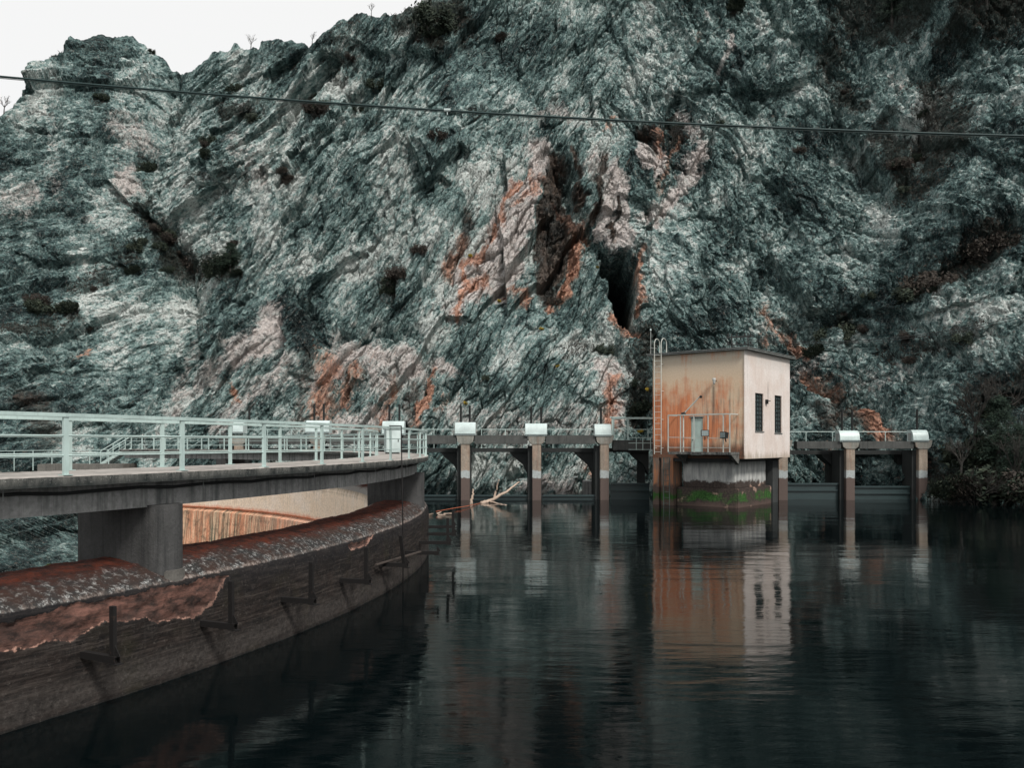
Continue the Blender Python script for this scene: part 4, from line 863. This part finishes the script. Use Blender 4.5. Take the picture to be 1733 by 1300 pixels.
cable('overhead_wire', [(1266, 575, 53.5), (1400, 578, 53.2), (1560, 566, 53), (1733, 533, 52.5), (1900, 480, 52)], .022, 'upper thin black wire running right from the gatehouse roof rack')
cable('overhead_wire', [(1266, 578, 53.7), (1400, 581, 53.4), (1560, 570, 53.2), (1733, 538, 52.7), (1900, 487, 52)], .018, 'lower thin black wire running right from the gatehouse roof rack')
mteal = m_paint('cable_sheath', (.012, .035, .035), (.02, .03, .03), .6)
cable('overhead_cable', [(-900, 25, 31), (0, 146, 31), (866, 190, 31), (1733, 217, 31), (2600, 245, 31)], .042, 'thick dark cable spanning the whole picture across the cliff', mteal, 160)
cable('overhead_wire', [(-900, 28, 31.1), (0, 149, 31.1), (866, 193, 31.1), (1733, 220, 31.1), (2600, 248, 31.1)], .012, 'thin wire clipped just below the thick spanning cable', mteal, 160)
q = at(757, 186, 31); e_ = empty('cable_clamp', tuple(q)); tag(e_, 'small pale clamp on the thick spanning cable', 'clamp'); b = MB(); b.tube([(-.12, 0, 0), (.12, 0, 0)], .065, 8); b.build('sleeve', mwhite, e_); b = MB(); b.tube([(0, 0, -.06), (0, 0, -.18)], .02, 6); b.build('eye', mwhite, e_)

# ------------------------------------------------------------------ driftwood, rope
mwood = m_paint('bleached_wood', (.50, .39, .31), (.25, .17, .12), .85, amt=.6)
db = empty('drift_branch', at(845, 849, 55.3)); db.location.z = 0; tag(db, 'bleached forked branch floating in front of the sluice gates', 'branch')
def dw(root, name, P, r, r2):
    b = MB(); pts = [at(x, y, d_) for x, y, d_ in P]
    out = []
    for a_, c_ in zip(pts, pts[1:]):
        for k in range(4): out.append(a_.lerp(c_, k/4)+Vector((random.uniform(-.03, .03), 0, random.uniform(-.03, .03))))
    out.append(pts[-1]); b.tube(out, r, 7, r2); child(b.build(name, mwood, smooth=True), root)
dw(db, 'trunk', [(815, 852, 53.5), (827, 849, 54), (842, 841, 54), (858, 832, 54.3), (868, 824, 54.5), (879, 816, 54.8)], .14, .04)
dw(db, 'side_branch', [(835, 845, 54), (840, 832, 54), (841, 822, 53.9), (845, 812, 53.8)], .08, .03)
dw(db, 'side_branch', [(827, 849, 54), (845, 853, 53), (858, 856, 52)], .07, .03)
ds = empty('drift_stump', at(798, 852, 54)); ds.location.z = 0; tag(ds, 'short pale stick poking upright from water beside the first free post', 'stick')
dw(ds, 'stick', [(797, 856, 53.4), (798, 846, 53.4), (801, 836, 53.4), (800, 828, 53.4)], .11, .04)
rp = MB(); rp.tube([at(738, 866, 45.5), at(765, 861, 48), at(790, 857, 50), at(812, 852, 53.4)], .022, 5); o = rp.build('rope', m_paint('orange_rope', (.48, .14, .07), (.2, .1, .08), .9)); tag(o, 'faded orange rope floating from the dam bend to the branch', 'rope')
fl = empty('driftwood', at(740, 868, 45)); fl.location.z = 0; tag(fl, 'small tangle of pale driftwood against the bend of the dam', 'driftwood')
for k in range(6):
    a_ = Vector((random.uniform(-.6, .5), random.uniform(-.3, .3), random.uniform(0, .08)))+fl.location; b = MB(); b.tube([a_, a_+Vector((random.uniform(.2, .8), random.uniform(-.2, .2), random.uniform(0, .12)))], .05, 6, .02); child(b.build('stick', mwood), fl)
# low sill block at the right end
bs = empty('bank_block', at(1590, 848, 56.5)); tag(bs, 'low dark concrete block at the waterline right of the last post', 'block')
a_, c_ = at(1566, 848, 56.8), at(1607, 848, 56.8); b = MB(); b.box(a_.x, c_.x, 56.4, 58, -2, .95); child(b.build('block', mpostd, bevel=.04), bs)
bs = empty('bank_block', at(1000, 840, 60)); tag(bs, 'grey concrete block against the rock behind the third gate', 'block')
a_, c_ = at(989, 840, 60), at(1014, 840, 60); b = MB(); b.box(a_.x, c_.x, 59.8, 62, -2, gz(816)-.1); child(b.build('block', mbeam, bevel=.03), bs)

# ------------------------------------------------------------------ vegetation
def m_leaf(name, a, c):
    n = NT(name, .8, .2); return n.col(n.mix(n.ramp(n.noise(n.pos(), 2.5, 5), .35, .65), a, c))
mleaf = m_leaf('dark_foliage', (.012, .022, .018), (.05, .062, .042)); mdry = m_leaf('dry_foliage', (.022, .02, .018), (.062, .052, .043)); mtwig = m_leaf('twig_bark', (.025, .026, .025), (.06, .056, .05))
myel = m_leaf('yellow_bloom', (.16, .13, .03), (.50, .36, .05)); mgrn = m_leaf('bright_grass', (.015, .05, .01), (.10, .13, .02)); mfir = m_leaf('conifer_needles', (.008, .018, .014), (.03, .05, .034))
rnd = random.Random(3)
def twigs(mb, p, d_, L, r, depth, spread=.6, tips=None):
    q = p+d_*L*.5+Vector((rnd.uniform(-1, 1), rnd.uniform(-1, 1), rnd.uniform(-1, 1)))*L*.08; e = q+d_*L*.5+Vector((rnd.uniform(-1, 1), rnd.uniform(-1, 1), rnd.uniform(-1, 1)))*L*.12
    mb.tube([p, q, e], r, 4 if depth > 1 else 3, r*.6)
    if tips is not None and depth <= 1: tips.append(e); tips.append(q)
    if depth > 0:
        for _ in range(3 if depth > 1 else 4):
            nd = (d_+Vector((rnd.uniform(-1, 1), rnd.uniform(-1, 1), rnd.uniform(-.5, .9)))*spread).normalized()
            twigs(mb, e if rnd.random() < .6 else q, nd, L*rnd.uniform(.55, .8), r*.55, depth-1, spread, tips)
def leaves(mb, c, k, spread, sz):
    for _ in range(k):
        p = c+Vector((rnd.gauss(0, 1), rnd.gauss(0, 1), rnd.gauss(0, .8)))*spread
        a = Vector((rnd.uniform(-1, 1), rnd.uniform(-1, 1), rnd.uniform(-1, 1))).normalized(); b_ = a.orthogonal().normalized()
        s_ = sz*rnd.uniform(.5, 1.3); mb.bm.faces.new([mb.bm.verts.new(p+a*s_), mb.bm.verts.new(p+b_*s_*.45), mb.bm.verts.new(p-a*s_), mb.bm.verts.new(p-b_*s_*.45)])
def shrub(name, mat_l, leafk, h=1.0, depth=3, n_st=6, sz=.05, spread=.75):
    r = empty(name, (0, 0, 0)); tw = MB(); tips = []
    for k in range(n_st):
        a = rnd.uniform(0, 6.28); d_ = Vector((math.cos(a)*.8, math.sin(a)*.8, rnd.uniform(.5, 1.2))).normalized(); twigs(tw, Vector((0, 0, -.1)), d_, h*.42, .022*h, depth, spread, tips)
    tw.build('branches', mtwig, r)
    if leafk:
        lf = MB(); [leaves(lf, t, leafk, .09*h, sz) for t in tips]; lf.build('foliage', mat_l, r)
    return r
protoA = shrub('shrub', mleaf, 5, sz=.075); protoB = shrub('shrub', mdry, 4, sz=.06); protoC = shrub('bare_shrub', mdry, 0, 1.2, 4, 7, spread=.6)
used = {}
def place(proto, pos, sc, rz, label, cat='shrub', group=None, tilt=0):
    if id(proto) not in used: o = proto; used[id(proto)] = 1
    else: o = copy_tree(proto)
    o.location = pos; o.scale = sc if isinstance(sc, tuple) else (sc, sc, sc); o.rotation_euler = (tilt, 0, rz); tag(o, label, cat, group); return o
BIG = [(protoA, 372, 452, 3.0, 'large dark spreading shrub on a ledge in the left half of the cliff'), (protoB, 300, 425, 2.6, 'wide brown dry shrub left of the large dark ledge shrub'), (protoB, 538, 198, 2.4, 'reddish brown shrub under the spanning cable on the left slope'),
       (protoA, 735, 45, 4.2, 'dark bush mass near the top centre of the cliff'), (protoA, 634, 112, 2.2, 'round dark bush on the upper slope left of the smooth slab'), (protoB, 482, 302, 1.5, 'small round brown bush midway up left slope'), (protoA, 234, 272, 2.2, 'dark bush in gully below the left peak'),
       (protoA, 1242, 14, 1.9, 'small round dark bush at the top edge right of centre'), (protoA, 1440, 545, 2.8, 'low dark spreading bush on the rock right of the gatehouse roof'), (protoB, 1600, 470, 3.6, 'broad brown scrub filling the slanting cleft on the right'),
       (protoB, 1680, 425, 3.2, 'brown scrub at upper end of the slanting right cleft'), (protoA, 1545, 495, 2.4, 'dark scrub at the lower end of the slanting right cleft'), (protoA, 660, 478, 1.6, 'dark hanging bush on the grey slab left of the orange streaks'), (protoC, 1135, 205, 2.6, 'tangled bare shrub on rock right of the white streaks'),
       (protoA, 1090, 690, 2.2, 'dark ivy like bush on rock left of the gatehouse ladder'), (protoA, 258, 84, 1.0, 'tiny dark bush on the right shoulder of the left peak'), (protoB, 850, 30, 1.5, 'thin brown shrub near the top right of the dark bush mass')]
for pr_, px, py, sc, lab in BIG:
    p = surf(px, py); place(pr_, p+Vector((0, -.2, -.3*sc)), sc*.8, rnd.uniform(0, 6), lab)
cnt = 0; VL = [(p, w, k) for p, w, k in VEG if k > .4]
while cnt < 95:
    pts, w, k = rnd.choice(VL) if rnd.random() < .75 else ([(rnd.uniform(30, 1720), rnd.uniform(150, 640))], 10, 1)
    i = rnd.randrange(len(pts)); a = pts[i]; c = pts[min(i+1, len(pts)-1)]; u = rnd.random()
    px = a[0]+(c[0]-a[0])*u+rnd.gauss(0, w*.8); py = a[1]+(c[1]-a[1])*u+rnd.gauss(0, w*.7)
    if not (0 < px < 1733 and 10 < py < 760) or py < np.interp(px, [s[0] for s in SKY], [s[1] for s in SKY])+8: continue
    if 1100 < px < 1345 and py > 570: continue
    if 800 < px < 1080 and 230 < py < 480: continue
    pr_ = rnd.choice((protoA, protoB, protoC, protoA)); p = surf(px, py)
    place(pr_, p+Vector((0, -.05, -.15)), rnd.uniform(.5, 1.5), rnd.uniform(0, 6), 'bare branched small shrub rooted in a crack of the cliff' if pr_ is protoC else 'small dull shrub rooted in a crack of the cliff', group='small shrubs scattered over the cliff'); cnt += 1
# yellow flowering tufts
yt = shrub('flowering_tuft', myel, 9, .45, 2, 6, .05)
for px, py, lab in ((845, 486, 'yellow tuft on the grey rock below the white streaks'), (1013, 442, 'yellow tuft just left of the cave mouth'), (795, 424, 'yellow tuft on the orange streaked rib'), (917, 553, 'yellow tuft on the smooth grey slab left of the cave foot'), (788, 688, 'yellow tuft just above the first free hoist housing'),
                    (1088, 722, 'orange yellow tuft seen through the steel frame'), (1096, 662, 'yellow tuft on rock just left of the tall ladder'), (946, 617, 'faint yellow tuft above the second free hoist housing')):
    place(yt, surf(px, py)+Vector((0, -.1, 0)), rnd.uniform(.55, .8), rnd.uniform(0, 6), lab, 'plant', 'yellow flowering tufts on the cliff')
gt = shrub('grass_tuft', mgrn, 9, .6, 2, 8, .07); place(gt, at(88, 966, 40), .8, 0, 'bright green yellow plant on the bank below the footbridge', 'plant')
# bare trees
def bare_tree(px, py, h, label, Y=None, dens=4, lean=.1):
    p = surf(px, py) if Y is None else at(px, py, Y)
    r = empty('bare_tree', tuple(p)); tag(r, label, 'tree'); tw = MB(); e = Vector((lean*h*.4, 0, h*.42))
    tw.tube([(0, 0, -.5), (lean*h*.15, 0, h*.2), e], .022*h+.02, 6, .015*h); tw.build('trunk', mtwig, r)
    tw = MB()
    for k in range(6):
        a = rnd.uniform(0, 6.28); d_ = Vector((math.cos(a)*.55, math.sin(a)*.55, 1)).normalized(); twigs(tw, e*rnd.uniform(.6, 1), d_, h*.22, .012*h, dens, .55)
    tw.build('crown', mtwig, r)
for a in ((425, 84, 1.9, 'bare tree standing on the skyline above the left slope'), (528, 74, 1.5, 'bare sapling on the skyline in the notch right of the knob'), (628, 24, 1.4, 'bare bush like tree on skyline near the top'), (12, 200, 2.2, 'bare tree at the far left edge on the skyline')): bare_tree(a[0], a[1], a[2], a[3], dens=3)
for a in ((1648, 760, 5.2, 'tall bare tree left of the dark conifer on right bank', 54.5), (1625, 815, 3.6, 'bare tangled sapling just right of the last gate post', 54.0), (1712, 835, 4.0, 'bare pale tree in front of the dark conifer', 51.5)): bare_tree(*a[:4], Y=a[4])
# conifers
def conifer(px, py, Y, h, w, label, p=None):
    p = at(px, py, Y) if p is None else p; r = empty('conifer_tree', tuple(p)); tag(r, label, 'tree'); b = MB(); b.tube([(0, 0, -.5), (0, 0, h*.5), (0, 0, h*.97)], .035*h, 7, .01); b.build('trunk', mtwig, r)
    lf = MB(); 
    for k in range(int(120)):
        z_ = h*(.12+.86*rnd.random()**.8); rr = w*.5*(1-z_/h)**.65*rnd.uniform(.55, 1.15)+.1; a = rnd.uniform(0, 6.28); tip = Vector((math.cos(a)*rr, math.sin(a)*rr, z_-rr*.15)); 
        lf.tube([(0, 0, z_), tip], .018, 3, .006)
        for j in range(7): u = (j+2)/8; leaves(lf, Vector((tip.x*u, tip.y*u, z_-rr*.15*u)), 9, .16*h/6, .085*h/6)
    lf.build('crown', mfir, r)
conifer(1690, 800, 53.5, 5.0, 4.2, 'dark dense conifer on the right bank at the picture edge'); conifer(1725, 830, 52, 4.2, 3.6, 'lower dark conifer cut by the right picture edge')
conifer(0, 0, 0, 4.6, 4.4, 'dark pine high on the cliff near the top right', p=surf(1508, 45)); conifer(0, 0, 0, 4.0, 5.0, 'broad dark pine in the top right corner', p=surf(1650, 40))
conifer(0, 0, 0, 2.6, 4.4, 'low dark pine beside large shrub on left ledge', p=surf(388, 455))
for k, (px, py, Y, sc, pr_, lab) in enumerate(((1612, 840, 53.5, 1.9, protoA, 'dark bush at the waterline just right of the low block'), (1650, 845, 52.5, 2.3, protoB, 'brown bush at the waterline under the tall bare tree'), (1690, 848, 52, 2.6, protoA, 'dark bush at the waterline under the conifer'), (1728, 850, 51, 2.4, protoB, 'brown bush at waterline by the right picture edge'),
        (1640, 790, 55.5, 2.6, protoA, 'dark bush on the right bank behind the waterline bushes'), (1600, 790, 57.5, 1.8, protoC, 'bare twiggy bush behind the last gate post'), (1740, 760, 54, 3.2, protoC, 'bare twiggy thicket above the right bank edge'), (1700, 680, 57, 2.6, protoC, 'bare twiggy bush above the dark conifer'), (1660, 830, 51.8, 1.6, protoC, 'bare twiggy bush leaning over the water on right bank'))):
    place(pr_, at(px, py, Y)+Vector((0, 0, -.3)), sc, rnd.uniform(0, 6), lab)
# dry scrub cover in the vegetated clefts: nobody could count it
cand = np.argwhere((veg[:NR1] > .33) & (PY[:NR1] < 860)); rs = np.random.RandomState(4); cand = cand[rs.randint(0, len(cand), 26000)]
P0_ = PC[cand[:, 0], cand[:, 1]]; N_ = len(P0_)
a_ = rs.uniform(0, 6.28, N_); ln = rs.uniform(.10, .42, N_); dr_ = np.stack([np.cos(a_)*.6, np.sin(a_)*.6-.25, rs.uniform(.4, 1, N_)], -1); dr_ /= np.linalg.norm(dr_, axis=1)[:, None]
sd = np.cross(dr_, rs.normal(size=(N_, 3))); sd /= np.linalg.norm(sd, axis=1)[:, None]
wv = (.02+.03*rs.rand(N_))[:, None]
Q = np.stack([P0_-sd*wv, P0_+sd*wv, P0_+dr_*ln[:, None]+sd*wv*.3], 1).reshape(-1, 3)
me = bpy.data.meshes.new('dry_scrub'); me.from_pydata(Q.tolist(), [], np.arange(N_*3).reshape(-1, 3).tolist()); me.materials.append(mdry); o = bpy.data.objects.new('dry_scrub', me); COL.objects.link(o)
tag(o, 'dry brown scrub and grass covering the clefts of the cliff', 'scrub', kind='stuff')
print('verts', PCF.shape)
